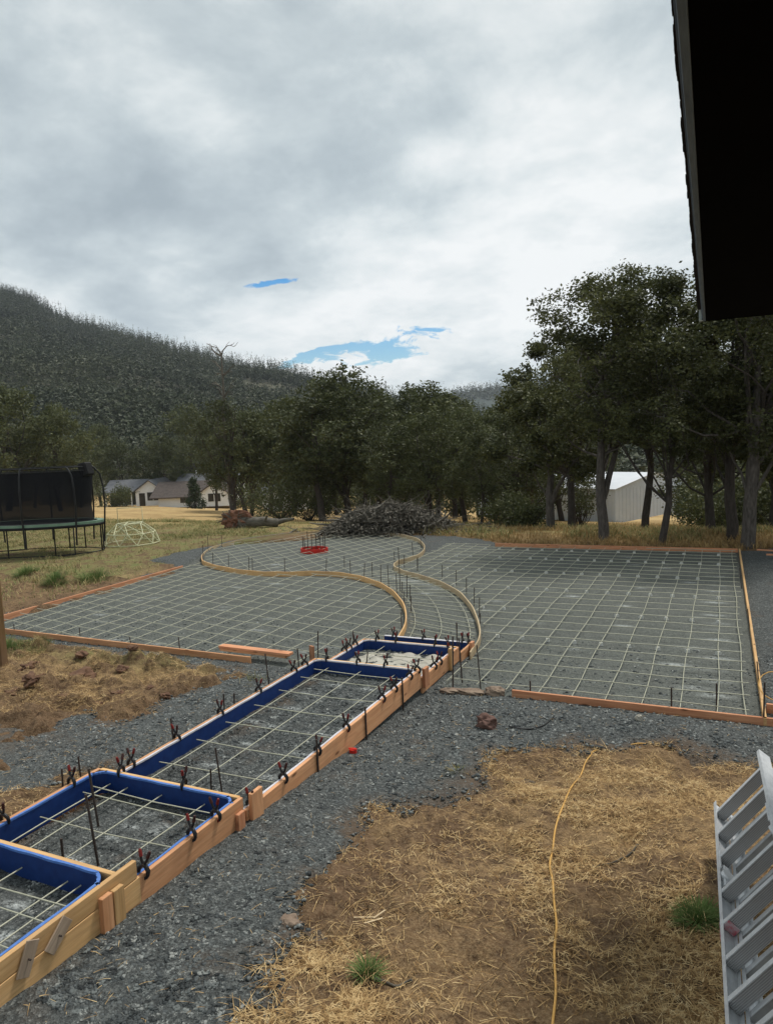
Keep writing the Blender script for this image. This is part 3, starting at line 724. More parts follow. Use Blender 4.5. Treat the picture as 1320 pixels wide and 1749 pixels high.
def build_hills():
    us = np.linspace(-1.9, .45, 150); ys = np.linspace(110, 700, 90)
    U, Y = np.meshgrid(us, ys); z = hill_z(U, Y)
    V = np.stack([(U*Y).ravel(), Y.ravel(), z.ravel()], 1); nx = len(us)
    i = (np.arange(nx-1)[None, :]+nx*np.arange(len(ys)-1)[:, None]).ravel(); F = np.stack([i, i+1, i+nx+1, i+nx], 1)
    tag(link('hill', np_mesh('hill', V, F, True), MT['hill_soil']), kind='structure')
    us = np.linspace(-1.0, .9, 200); ys = np.linspace(700, 1700, 30); U, Y = np.meshgrid(us, ys)
    zr = CH+np.interp(U, FU, FW)*FY+fbm(U*400, U*0, .2, 3, 3)*6
    z = np.where(Y < FY, -12+(zr+12)*np.clip((Y-700)/(FY-700), 0, 1), zr-(Y-FY)*.3)
    V = np.stack([(U*Y).ravel(), Y.ravel(), z.ravel()], 1); nx = len(us)
    i = (np.arange(nx-1)[None, :]+nx*np.arange(len(ys)-1)[:, None]).ravel(); F = np.stack([i, i+1, i+nx+1, i+nx], 1)
    tag(link('distant_hill', np_mesh('distant_hill', V, F, True), MT['far_hill']), kind='structure')
    # forest: every crown a cloud of small faces
    def forest(name, u, y, z, kind, H, R_, k, size, mat, label):
        size = (np.asarray(size)*np.ones(len(u)))[:, None]
        n = len(u); x = u*y
        t = RNG.random((n, k)); ang = RNG.random((n, k))*6.283
        con = kind[:, None]
        rr_c = (1-t)**.9*np.sqrt(RNG.random((n, k)))*1.0+.05
        th = RNG.random((n, k))*2-1; rr_o = np.sqrt(np.clip(1-th**2, 0, 1))*RNG.uniform(.6, 1, (n, k))
        hz = np.where(con, .06+t*.96, .55+.42*th); rr = np.where(con, rr_c, rr_o)
        cx = x[:, None]+rr*np.cos(ang)*R_[:, None]; cy = y[:, None]+rr*np.sin(ang)*R_[:, None]; cz = z[:, None]+hz*H[:, None]
        C = np.stack([cx, cy, cz], 2).reshape(-1, 1, 3)
        sz = (size*np.where(con, 1-.65*t, 1.1)).reshape(-1, 1, 1)
        V = C+RNG.normal(0, 1, (n*k, 3, 3))*sz*np.array([1, 1, .75])
        F = np.arange(n*k*3).reshape(-1, 3)
        tag(link(name, np_mesh(name, V.reshape(-1, 3), F), MT[mat]), label, 'forest', kind='stuff')
    n = 21000; u = RNG.uniform(-1.6, .15, n); y = 135+(RNG.random(n)**.75)*(HY-135+8)
    cf = (RNG.random(n) < .25+.6*sst(.55, .95, (y-135)/(HY-135))+.25*(fbm(u*y, y, .01, 3, 8) > .05))
    clear = (fbm(u*y, y, .02, 3, 44) > .26) & (y > 300)
    ok = ~clear; u, y, cf = u[ok], y[ok], cf[ok]; n = len(u)
    H = np.where(cf, RNG.uniform(9, 19, n), RNG.uniform(5, 10, n)); R_ = np.where(cf, H*.15, H*.52)
    forest('hill_forest', u, y, hill_z(u, y), cf, H, R_, 42, .30+y/1100, 'hill_leaf', 'dense wood of firs and oaks covering the hillside on the left')
    n = 900; u = RNG.uniform(-1.6, -.05, n); y = RNG.uniform(HY-22, HY+4, n); cf = np.ones(n, bool); H = RNG.uniform(5, 22, n)*(.30+.8*sst(-.25, .25, fbm(u*900, u*0, .02, 3, 12)))*RNG.uniform(.6, 1, n)
    forest('ridge_firs', u, y, hill_z(u, y), cf, H, H*.11, 90, .75, 'hill_leaf', 'row of pointed firs along the top of the hill on the left')
    n = 5000; u = RNG.uniform(-.55, .6, n); y = RNG.uniform(1250, 1505, n); cf = np.ones(n, bool); H = RNG.uniform(12, 26, n)
    zr = CH+np.interp(u, FU, FW)*FY; z = -12+(zr+12)*np.clip((y-700)/(FY-700), 0, 1)
    forest('distant_forest', u, y, z-3, cf, H, H*.2, 14, 2.2, 'hill_leaf', 'hazy blue wooded ridge far behind the trees on the right')
build_hills()

# ------------------------------------------------------------------ trees
def limb(m, p0, p1, r0, r1, n=6, wig=.12, seg=5, droop=0):
    p0, p1 = np.array(p0), np.array(p1); L = np.linalg.norm(p1-p0); pts = []; rs = []
    o1 = RNG.normal(0, wig*L, 3)
    for i in range(seg+1):
        t = i/seg; q = p0+(p1-p0)*t+o1*math.sin(math.pi*t)*.6+RNG.normal(0, wig*L*.12, 3)*(0 < i < seg)
        q[2] += droop*math.sin(math.pi*t)*L; pts.append(q); rs.append(r0*(1-t)+r1*t)
    m.tube(pts, rs, n, caps=False); return pts
def tree_meshes(H, R_, hb, nl=12, ncl=22, nlf=42, leaf=.11, r0=.22, fork=None, clump=.42, lean=(0, 0), flat=1.0, topbias=0, dead=0, lr=(.26, .42), rr=(.35, .78)):
    r0 *= .85; m = MB(); lob = []; hc = hb+(H-hb)*.5
    top = np.array([lean[0]*H, lean[1]*H, hb+(H-hb)*.45])
    trunk = limb(m, (0, 0, -.3), top, r0*1.15, r0*.5, 9, .05, 7)
    if fork is not None:
        fb = np.array(trunk[2]); lob_f = fb+np.array(fork); limb(m, fb, lob_f, r0*.75, r0*.35, 8, .06, 5)
    for i in range(nl):
        t = (i+.5)/nl; zz = hb+(H-hb)*(.12+.80*t**(1-.3*topbias)); prof = math.sin(math.pi*min(1, (.16+.80*t)))**.6
        a_ = i*2.4+RNG.uniform(-.5, .5); rad = R_*prof*RNG.uniform(*rr); lr_ = R_*RNG.uniform(*lr)*(1.1-.35*t)
        lob.append((np.array([top[0]*zz/top[2]+rad*math.cos(a_), top[1]*zz/top[2]+rad*math.sin(a_), zz]), lr_))
    P, S_ = [], []
    for c_, lr_ in lob:
        j = min(len(trunk)-1, 2+int(RNG.integers(0, len(trunk)-2))); st = trunk[j]
        if fork is not None and RNG.random() < .45: st = lob_f
        limb(m, st, c_, r0*.30, r0*.08, 5, .14, 5)
        for k in range(ncl):
            d = RNG.normal(0, 1, 3); d /= np.linalg.norm(d); d[2] = d[2]*.8+.1
            q = c_+d*lr_*RNG.uniform(.45, 1.12)*np.array([1, 1, flat])
            if k % 2 == 0: limb(m, c_+(q-c_)*.1, q, r0*.04, r0*.015, 3, .15, 2)
            P.append(q); S_.append(clump*RNG.uniform(.55, 1.15))
    for k in range(dead):
        a_ = RNG.uniform(0, 6.28); st = trunk[-1]; e_ = np.array(st)+np.array([math.cos(a_)*R_*.35, math.sin(a_)*R_*.35, (H-st[2])*RNG.uniform(.6, 1.25)])
        pp = limb(m, st, e_, r0*.22, r0*.05, 4, .15, 5)
        for q in pp[2:]:
            for _ in range(2): limb(m, q, np.array(q)+RNG.normal(0, .45, 3)+np.array([0, 0, .3]), r0*.07, r0*.02, 3, .2, 3)
    P = np.array(P); S_ = np.array(S_); n = len(P)*nlf
    C = np.repeat(P, nlf, 0)+RNG.normal(0, .5, (n, 3))*np.repeat(S_, nlf)[:, None]*np.array([1, 1, .62])
    a1 = RNG.normal(0, 1, (n, 3)); a1[:, 2] *= .6; a1 /= np.linalg.norm(a1, axis=1)[:, None]
    b1 = np.cross(a1, RNG.normal(0, 1, (n, 3))); b1 /= np.linalg.norm(b1, axis=1)[:, None]
    s_ = (leaf*RNG.uniform(.6, 1.3, n))[:, None]
    V = np.stack([C-a1*s_*.6, C-b1*s_*.33, C+a1*s_*.6, C+b1*s_*.33], 1).reshape(-1, 3)
    F = np.arange(n*4).reshape(-1, 4)
    return m.mesh('trunk'), np_mesh('crown', V, F)
def place_tree(meshes, loc, rz, sc, label, group, name='oak_tree', leafm='oak_leaf', barkm='bark_dark', cat='tree'):
    root = empty(name, loc); root.rotation_euler = (0, 0, rz); root.scale = sc
    for me, nm, mt in ((meshes[0], 'trunk', barkm), (meshes[1], 'crown', leafm)):
        o = bpy.data.objects.new(nm, me); COL.objects.link(o)
        if not me.materials: me.materials.append(MT[mt])
        o.parent = root
    return tag(root, label, cat, group)
def top_h(px, py, base, Y):
    d = ray(px, py); return CH+d[2]/d[1]*Y-base
def near_trees():
    T = [  # px, Y, top row, R, hb, kwargs, label
        (1030, 23.6, 452, 3.3, 2.3, dict(nl=17, ncl=26, nlf=48, leaf=.09, r0=.19, fork=(.55, .35, 2.2), topbias=.5), 'oak with a pale forked trunk right behind the red far board', 'bark_grey'),
        (1126, 23.3, 446, 2.8, 1.9, dict(nl=15, ncl=26, nlf=48, leaf=.09, r0=.12, topbias=.5), 'slim dark leaning oak between the forked oak and the thick gnarled oak', 'bark_dark'),
        (1249, 24.6, 400, 2.6, 2.4, dict(nl=15, ncl=24, nlf=42, leaf=.11, r0=.19), 'tree with a straight black trunk touching the thick gnarled oak on its left', 'bark_dark'),
        (1275, 22.9, 420, 3.6, 2.2, dict(nl=19, ncl=28, nlf=48, leaf=.09, r0=.21, fork=(.3, .5, 2.4), lean=(.03, .02)), 'thick gnarled grey oak at the right corner of the slab', 'bark_grey'),
        (1385, 25.0, 420, 3.6, 2.2, dict(nl=16, ncl=26, nlf=44, leaf=.115, r0=.2), 'oak mostly beyond the right edge, under the black eave', 'bark_dark'),
        (1215, 31.0, 480, 3.6, 2.2, dict(nl=15, ncl=26, nlf=40, leaf=.13, r0=.2), 'leafy oak behind and between the slim oak and the straight black trunk', 'bark_dark'),
        (1100, 32.5, 560, 3.4, 4.4, dict(nl=14, ncl=25, nlf=38, leaf=.13, r0=.18), 'oak hanging over the white barn, behind the forked oak', 'bark_dark'),
        (938, 29.0, 655, 2.5, 2.0, dict(nl=13, ncl=26, nlf=42, leaf=.12, r0=.2, fork=(.7, -.2, 1.3)), 'low spreading oak with a grey trunk left of the white barn', 'bark_grey'),
        (975, 33.0, 575, 3.4, 3.2, dict(nl=13, ncl=25, nlf=40, leaf=.13, r0=.2), 'oak behind the left end of the white barn gap', 'bark_dark'),
        (1320, 31.0, 600, 3.2, 1.6, dict(nl=13, ncl=26, nlf=40, leaf=.13, r0=.2), 'dark leafy tree behind the thick gnarled oak at the right edge', 'bark_dark'),
    ]
    for px, Y, ty, R_, hb, kw, lab, bk in T:
        c_ = col_at(px, Y); H = top_h(px, ty, c_[2], Y)
        kw['nl'] += 5; place_tree(tree_meshes(H, R_, hb, lr=(.15, .30), rr=(.25, 1.0), clump=.36, **{k: v for k, v in kw.items()}), c_, 0, (1, 1, 1), lab, 'oaks behind the right slab', leafm='oak_leaf_near', barkm=bk)
near_trees()
PROTO = [tree_meshes(9, 3.6, 1.5, nl=14, ncl=26, nlf=30, leaf=.17, r0=.22, clump=.55),
         tree_meshes(9, 3.2, 2.2, nl=13, ncl=24, nlf=30, leaf=.17, r0=.2, fork=(.9, .1, 2.0), clump=.5),
         tree_meshes(9, 3.9, 1.2, nl=16, ncl=24, nlf=30, leaf=.18, r0=.24, fork=(-.8, .4, 1.6), clump=.6),
         tree_meshes(9, 2.6, 1.6, nl=12, ncl=22, nlf=30, leaf=.16, r0=.16, clump=.5, topbias=.6)]
SNAG = tree_meshes(8.6, 3.4, 2.2, nl=12, ncl=20, nlf=30, leaf=.15, r0=.24, dead=7, clump=.5)
def belt_trees():
    B = [  # px, Y, toprow, proto, label (None -> shared)
        (398, 46, 672, 'S', 'oak with bare dead top branches standing over the stump'),
        (428, 48, 700, 1, 'oak leaning right beside the dead-topped oak'),
        (330, 104, 690, 0, 'round oak above the brown roofed house'),
        (15, 52, 655, 2, 'large oak at the left edge behind the trampoline'),
        (105, 56, 688, 0, 'oak behind the trampoline with crown above its net'),
        (175, 101, 722, 1, 'oak behind the right edge of the trampoline'),
        (-70, 50, 640, 0, 'oak cut by the left edge of the picture'),
        (250, 110, 765, 3, 'small far oak behind the white gabled house'),
        (598, 40, 628, 2, 'tallest oak of the middle wood, its tip against the sky'),
        (552, 38, 652, 0, 'broad oak just left of the tallest oak of the middle wood'),
        (500, 52, 676, 1, 'oak with arching bare limbs behind the low thicket'),
        (463, 58, 690, 0, None), (652, 44, 668, 1, None), (702, 46, 652, 3, 'slender tree with a tufted tip in the middle wood'),
        (750, 42, 648, 3, 'narrow dark tree standing up over the wood behind the brush pile'),
        (735, 36, 700, 2, None), (795, 40, 694, 0, None), (845, 44, 692, 3, None), (885, 38, 690, 2, None), (670, 34, 722, 0, None), (620, 50, 682, 0, None),
        (820, 34, 735, 1, 'short oak with thin trunk left of the low spreading oak'), (575, 56, 700, 3, None), (775, 55, 680, 1, None), (700, 58, 690, 0, None), (860, 56, 700, 0, None), (915, 48, 686, 1, None), (540, 62, 700, 2, None), (420, 66, 715, 2, None), (370, 75, 715, 3, None),
        (285, 105, 745, 0, 'far oak above the brown roof'), (215, 100, 748, 2, 'far oak above the porch of the white house'), (60, 75, 720, 1, None), (140, 85, 735, 0, None), (960, 60, 700, 2, None), (1010, 85, 700, 0, None), (1215, 62, 650, 2, None), (1290, 55, 640, 0, None), (1230, 80, 660, 1, None), (640, 75, 700, 2, None), (480, 90, 715, 0, None), (740, 80, 700, 1, None), (820, 78, 706, 2, None), (1345, 45, 640, 1, None), (900, 80, 700, 3, None), (580, 90, 712, 0, None), (340, 120, 740, 2, None), (430, 115, 738, 0, None), (20, 110, 735, 3, None), (100, 125, 745, 2, None),
    ]
    cnt = {0: 0, 1: 0}
    for px, Y, ty, k, lab in sorted(B, key=lambda q: q[0]):
        if lab is None:
            w_ = int(px > 950); lab = f'{ORD[cnt[w_]]} dark oak from the left in the crowd of trees '+('far behind the barn' if w_ else 'behind houses and brush pile'); cnt[w_] += 1
        c_ = col_at(px, Y, 872); H = max(3.0, top_h(px, ty, c_[2], Y))
        pm = SNAG if k == 'S' else PROTO[k]; f = H/9.0; fx = f*random.uniform(.85, 1.1)
        if 35 <= Y <= 60 and px > 440 and px < 930: fx *= 1.1
        place_tree(pm, c_, random.uniform(0, 6.28), (fx, fx, f), lab or ('one of the dark oaks crowded behind the houses and the brush pile' if px < 950 else 'one of the dark oaks far behind the white barn'), 'oaks in the background wood')
belt_trees()
def bare_snag():
    c_ = col_at(400, 46.5, 872); root = empty('dead_tree', c_); m = MB()
    d = ray(392, 598); H = CH+d[2]/d[1]*46.5-c_[2]
    pts = limb(m, (0, 0, -.2), (-.3, 0, H*.97), .22, .05, 6, .04, 8)
    for i in range(3, 9):
        for _ in range(4 if i > 5 else 2):
            a_ = RNG.uniform(-1, 1); L = RNG.uniform(.4, 1.3); s_ = RNG.choice([-1, 1])
            e_ = np.array(pts[i])+np.array([s_*L*.8, RNG.normal(0, .3), L*RNG.uniform(.2, 1.1)])
            q = limb(m, pts[i], e_, .07, .022, 4, .18, 5, .12)
            for w in q[2:]: limb(m, w, np.array(w)+np.array([s_*.4, 0, RNG.uniform(-.2, .4)]), .028, .012, 3, .2, 2)
    m.build('trunk', MT['dead_wood'], root, keep=False)
    tag(root, 'bare grey dead tree whose crooked twigs stick up against the sky', 'dead tree')
bare_snag()
def shrub(px, py, H, R_, label, mat='oak_leaf', nlf=28, leaf=.12, name='shrub', Y=None, conical=False):
    c_ = ground_hit(px, py) if Y is None else col_at(px, Y, py); root = empty(name, c_); m = MB(); P = []
    for k in range(26):
        a_ = RNG.uniform(0, 6.28); t = RNG.random(); 
        if conical: q = np.array([math.cos(a_)*R_*(1-t)*.9, math.sin(a_)*R_*(1-t)*.9, .15+t*H])
        else: q = np.array([math.cos(a_)*R_*math.sqrt(RNG.random()), math.sin(a_)*R_*math.sqrt(RNG.random()), H*(.3+.7*t)])
        limb(m, (RNG.normal(0, .08), RNG.normal(0, .08), -.05), q, .03, .008, 4, .12, 4); P.append(q)
        for _ in range(3): P.append(q*RNG.uniform(.6, 1)+RNG.normal(0, R_*.15, 3))
    P = np.array(P); n = len(P)*nlf; C = np.repeat(P, nlf, 0)+RNG.normal(0, R_*.14, (n, 3)); C[:, 2] = np.abs(C[:, 2])
    a1 = RNG.normal(0, 1, (n, 3)); a1 /= np.linalg.norm(a1, axis=1)[:, None]; b1 = np.cross(a1, RNG.normal(0, 1, (n, 3))); b1 /= np.linalg.norm(b1, axis=1)[:, None]
    V = np.stack([C-a1*leaf*.6, C-b1*leaf*.33, C+a1*leaf*.6, C+b1*leaf*.33], 1).reshape(-1, 3)
    m.build('stem', MT['bark_dark'], root, keep=False)
    link('foliage', np_mesh('foliage', V, np.arange(n*4).reshape(-1, 4)), MT[mat], root, keep=False)
    return tag(root, label, 'bush')
shrub(333, 872, 4.2, 1.8, 'pointed green conifer bush in front of the brown roofed house', 'fir_leaf', leaf=.22, Y=84, conical=True, name='conifer_bush')
shrub(480, 880, 2.6, 2.6, 'dark thicket with bare crooked stems left of the brush pile', leaf=.13, Y=40)
shrub(528, 880, 2.4, 2.2, 'dark bush between the thicket and the brush pile', leaf=.13, Y=39)
shrub(990, 884, 2.8, .9, 'thin sapling in front of the white barn', leaf=.12, nlf=10, Y=40, name='sapling')
shrub(1205, 884, 2.2, 1.9, 'yellow green bush right of the white barn', 'fir_leaf', leaf=.14, Y=46)
shrub(860, 884, 1.6, 1.4, 'low dark bush right of the brush pile', leaf=.12, Y=34)
shrub(900, 884, 1.2, 1.2, 'low scrub beside the low spreading oak', leaf=.12, Y=33)
shrub(1230, 884, 1.8, 2.0, 'bush in the shade behind the straight black trunk', leaf=.13, Y=36)
shrub(195, 872, 3.0, 2.6, 'dark bush at the left end of the white house porch', leaf=.22, Y=84)

def scrub():
    P0 = bpy.data.objects
    base = shrub(720, 884, 3.6, 2.6, 'first dark scrub bush from the left under the background oaks', leaf=.2, nlf=30, Y=66, name='scrub_bush')
    base['group'] = 'scrub under the background oaks'
    spots = sorted([(780, 62), (835, 70), (880, 58), (925, 66), (1200, 72), (1215, 60), (1260, 50), (1310, 62), (1350, 48), (640, 60), (590, 66), (560, 72), (1240, 84), (1210, 86), (1225, 84), (30, 92), (90, 98), (140, 95), (430, 100), (690, 52), (1290, 42), (1335, 36)])
    for i, (px, Y) in enumerate(spots):
        r = base.copy(); COL.objects.link(r); r.location = col_at(px, Y, 884); f = random.uniform(.7, 1.15); r.scale = (f*1.1, f*1.1, f); r.rotation_euler = (0, 0, random.uniform(0, 6))
        r['label'] = f'{ORD[i+1]} dark scrub bush from the left under the background oaks'
        for ch in base.children:
            c_ = ch.copy(); COL.objects.link(c_); c_.parent = r
scrub()

# ------------------------------------------------------------------ brush pile, stump
def brush_pile():
    c_ = ground_hit(665, 908); root = None; m = MB(); L_ = 4.2
    ax = np.array([.909, .416, 0]); ay = np.array([-.416, .909, 0])
    for k in range(1500):
        a_ = RNG.normal(0, .46); b_ = RNG.normal(0, .35); env = max(0.0, 1-abs(a_)**2.2)
        z = RNG.random()*1.05*env*(1-min(1, abs(b_))**2)*(1 if a_ < .3 else .8)
        p = ax*a_*2.7+ay*b_*1.8+np.array([0, 0, z])
        d = RNG.normal(0, 1, 3); d[2] *= .38; d /= np.linalg.norm(d); l_ = RNG.uniform(.3, 1.3)
        r = RNG.uniform(.006, .022) if RNG.random() < .85 else RNG.uniform(.03, .06)
        q = p+d*l_; q[2] = max(q[2], .02); p[2] = max(p[2], .02)
        limb(m, p, q, r, r*.4, 4, .10, 3)
    o = m.build('brush_pile', MT['dead_wood']); o.location = c_
    n = 9000; a_ = RNG.normal(0, .42, n); b_ = RNG.normal(0, .4, n); z = RNG.random(n)*1.0*np.clip(1-abs(a_)**2, 0, 1)
    C = ax[None]*a_[:, None]*2.8+ay[None]*b_[:, None]*1.8+np.array([0, 0, 1])[None]*z[:, None]
    a1 = RNG.normal(0, 1, (n, 3)); a1 /= np.linalg.norm(a1, axis=1)[:, None]; b1 = np.cross(a1, RNG.normal(0, 1, (n, 3))); b1 /= np.linalg.norm(b1, axis=1)[:, None]
    V = np.stack([C-a1*.07, C-b1*.04, C+a1*.07, C+b1*.04], 1).reshape(-1, 3)
    tag(o, 'big heap of cut grey branches and twigs behind the round slab', 'brush pile', kind='stuff')
    l_ = link('leaves', np_mesh('leaves', V, np.arange(n*4).reshape(-1, 4)), MT['dead_wood'], o, keep=False); l_['kind'] = 'stuff'
brush_pile()
def blob(R_, sub, amp, seed, scl=(1, 1, 1), f=1.5):
    """irregular rock: displaced subdivided cube-sphere as numpy mesh"""
    n = 2**sub; vs = {}; V = []; F = []
    def vid(p):
        k = tuple(np.round(p, 5))
        if k not in vs: vs[k] = len(V); V.append(p)
        return vs[k]
    for ax in range(3):
        for s_ in (-1, 1):
            for i in range(n):
                for j in range(n):
                    q = []
                    for (a_, b_) in ((i, j), (i+1, j), (i+1, j+1), (i, j+1)):
                        p = np.zeros(3); p[ax] = s_; p[(ax+1) % 3] = 2*a_/n-1; p[(ax+2) % 3] = 2*b_/n-1; q.append(vid(p))
                    F.append(q if s_ > 0 else q[::-1])
    V = np.array(V); V = V/np.linalg.norm(V, axis=1)[:, None]**.75
    d = fbm(V[:, 0]*1.0+V[:, 2]*.7+seed, V[:, 1]+V[:, 2]*.9+seed*2, f, 4, seed)
    d2 = fbm(V[:, 2]+seed, V[:, 0]-V[:, 1], f*1.7, 3, seed+9)
    V = V*(1+amp*(d+d2*.6))[:, None]*R_*np.array(scl)
    return np_mesh('blob', V, np.array(F))
def rock(px, py, R_, label, mat='rock_red', scl=(1, .8, .7), seed=1, name='rock', rz=0.0, cat='rock', amp=.9):
    c_ = ground_hit(px, py); c_[2] = max(float(grav_h(c_[0], c_[1])) if grav_sdf(c_[0], c_[1]) > 0 else -9, float(ground_h(c_[0], c_[1])))
    me = blob(R_, 4, amp*.55, seed, scl, 1.5); o = link(name, me, MT[mat]); o.location = (c_[0], c_[1], c_[2]+R_*scl[2]*.45); o.rotation_euler = (0, 0, rz)
    return tag(o, label, cat)
rock(831, 1248, .125, 'dark reddish brown rock lying alone on the gravel in front of the slabs', seed=3)
rock(495, 1582, .075, 'small brown stone where gravel meets soil near the bottom', 'rock_tan', seed=5)
rock(805, 1190, .12, 'flat brown rock beside the corner of the step forms', 'rock_tan', (1.5, .8, .35), 7)
rock(843, 1190, .12, 'brown rock wedged at the left end of the near right board', 'rock_tan', (1, .8, .7), 9)
rock(772, 1186, .10, 'low tan stone at the foot of the lowest step form', 'rock_tan', (1.5, .9, .4), 11)
rock(1063, 1212, .10, 'pale flat stone against the near right board', 'sheet_pale', (1.6, .7, .35), 13)
rock(1090, 1240, .05, 'small pale shard on the border of the gravel', 'sheet_pale', (.8, .6, .9), 15)
for i, (px, py, r) in enumerate(sorted([(55, 1150, .16), (140, 1130, .14), (135, 1162, .2), (210, 1152, .12), (60, 1185, .17), (200, 1190, .10), (20, 1190, .15), (230, 1138, .08), (285, 1195, .08), (165, 1205, .1), (110, 1200, .09), (255, 1180, .08)])):
    rock(px, py, r*.75, f'{ORD[i]} lump of brown soil from the left in the rough ground left of the steps', 'soil_clod', (1.2, .9, .55), 20+i, 'soil_clod', i*1.1, 'clod', 1.5)['group'] = 'soil clods left of the steps'
def stump():
    c_ = ground_hit(410, 902); root = empty('uprooted_stump', c_)
    o = link('root_ball', blob(.44, 5, .6, 31, (1.25, .7, .85), 2.6), MT['root_red'], root, keep=False); o.location = (-.1, 0, .32)
    m = MB(); limb(m, (.1, -.1, .22), (1.5, .6, .16), .26, .17, 10, .06, 6)
    limb(m, (1.3, .5, .15), (2.1, .85, .3), .13, .06, 7, .1, 4); limb(m, (1.0, .4, .2), (1.3, .1, .5), .07, .04, 6, .1, 3)
    m.build('log', MT['dead_wood'], root, keep=False)
    m = MB()
    for k in range(26):
        a_ = RNG.uniform(0, 6.28); limb(m, (-.1+RNG.normal(0, .1), -.1, .3+RNG.normal(0, .1)), (-.15+.8*math.cos(a_), -.3+RNG.normal(0, .1), .32+.5*math.sin(a_)), .03, .008, 5, .15, 4)
    m.build('roots', MT['dead_wood'], root, keep=False)
    tag(root, 'uprooted stump with red soil on its roots and a grey log beside it', 'stump')
stump()

# ------------------------------------------------------------------ house and barn in the distance
def frame_obj(name, loc, yaw): 
    o = empty(name, loc); o.rotation_euler = (0, 0, yaw); return o
def prism(m, x0, x1, y0, y1, z0, z1, axis='x', over=0.0):
    """gabled roof solid: ridge along axis"""
    if axis == 'x':
        ym = (y0+y1)/2; vs = [(x0, y0, z0), (x0, y1, z0), (x0, ym, z1), (x1, y0, z0), (x1, y1, z0), (x1, ym, z1)]
    else:
        xm = (x0+x1)/2; vs = [(x1, y0, z0), (x0, y0, z0), (xm, y0, z1), (x1, y1, z0), (x0, y1, z0), (xm, y1, z1)]
    m.add(vs, [(0, 2, 1), (3, 4, 5), (0, 1, 4, 3), (0, 3, 5, 2), (1, 2, 5, 4)])
def roof_slabs(m, x0, x1, y0, y1, z0, z1, axis='x', t=.14, ov=.4):
    if axis == 'x':
        ym = (y0+y1)/2; sl = (z1-z0)/(ym-y0)
        for s_ in (0, 1):
            ye = y0-ov if s_ == 0 else y1+ov; ze = z0-ov*sl
            vs = [(x, y, z+dz) for dz in (0, t) for (x, y, z) in ((x0-ov, ye, ze), (x1+ov, ye, ze), (x1+ov, ym, z1), (x0-ov, ym, z1))]
            m.add(vs, [(0, 3, 2, 1), (4, 5, 6, 7), (0, 1, 5, 4), (1, 2, 6, 5), (2, 3, 7, 6), (3, 0, 4, 7)])
    else:
        xm = (x0+x1)/2; sl = (z1-z0)/(xm-x0)
        for s_ in (0, 1):
            xe = x0-ov if s_ == 0 else x1+ov; ze = z0-ov*sl
            vs = [(x, y, z+dz) for dz in (0, t) for (x, y, z) in ((xe, y0-ov, ze), (xe, y1+ov, ze), (xm, y1+ov, z1), (xm, y0-ov, z1))]
            m.add(vs, [(0, 3, 2, 1), (4, 5, 6, 7), (0, 1, 5, 4), (1, 2, 6, 5), (2, 3, 7, 6), (3, 0, 4, 7)])
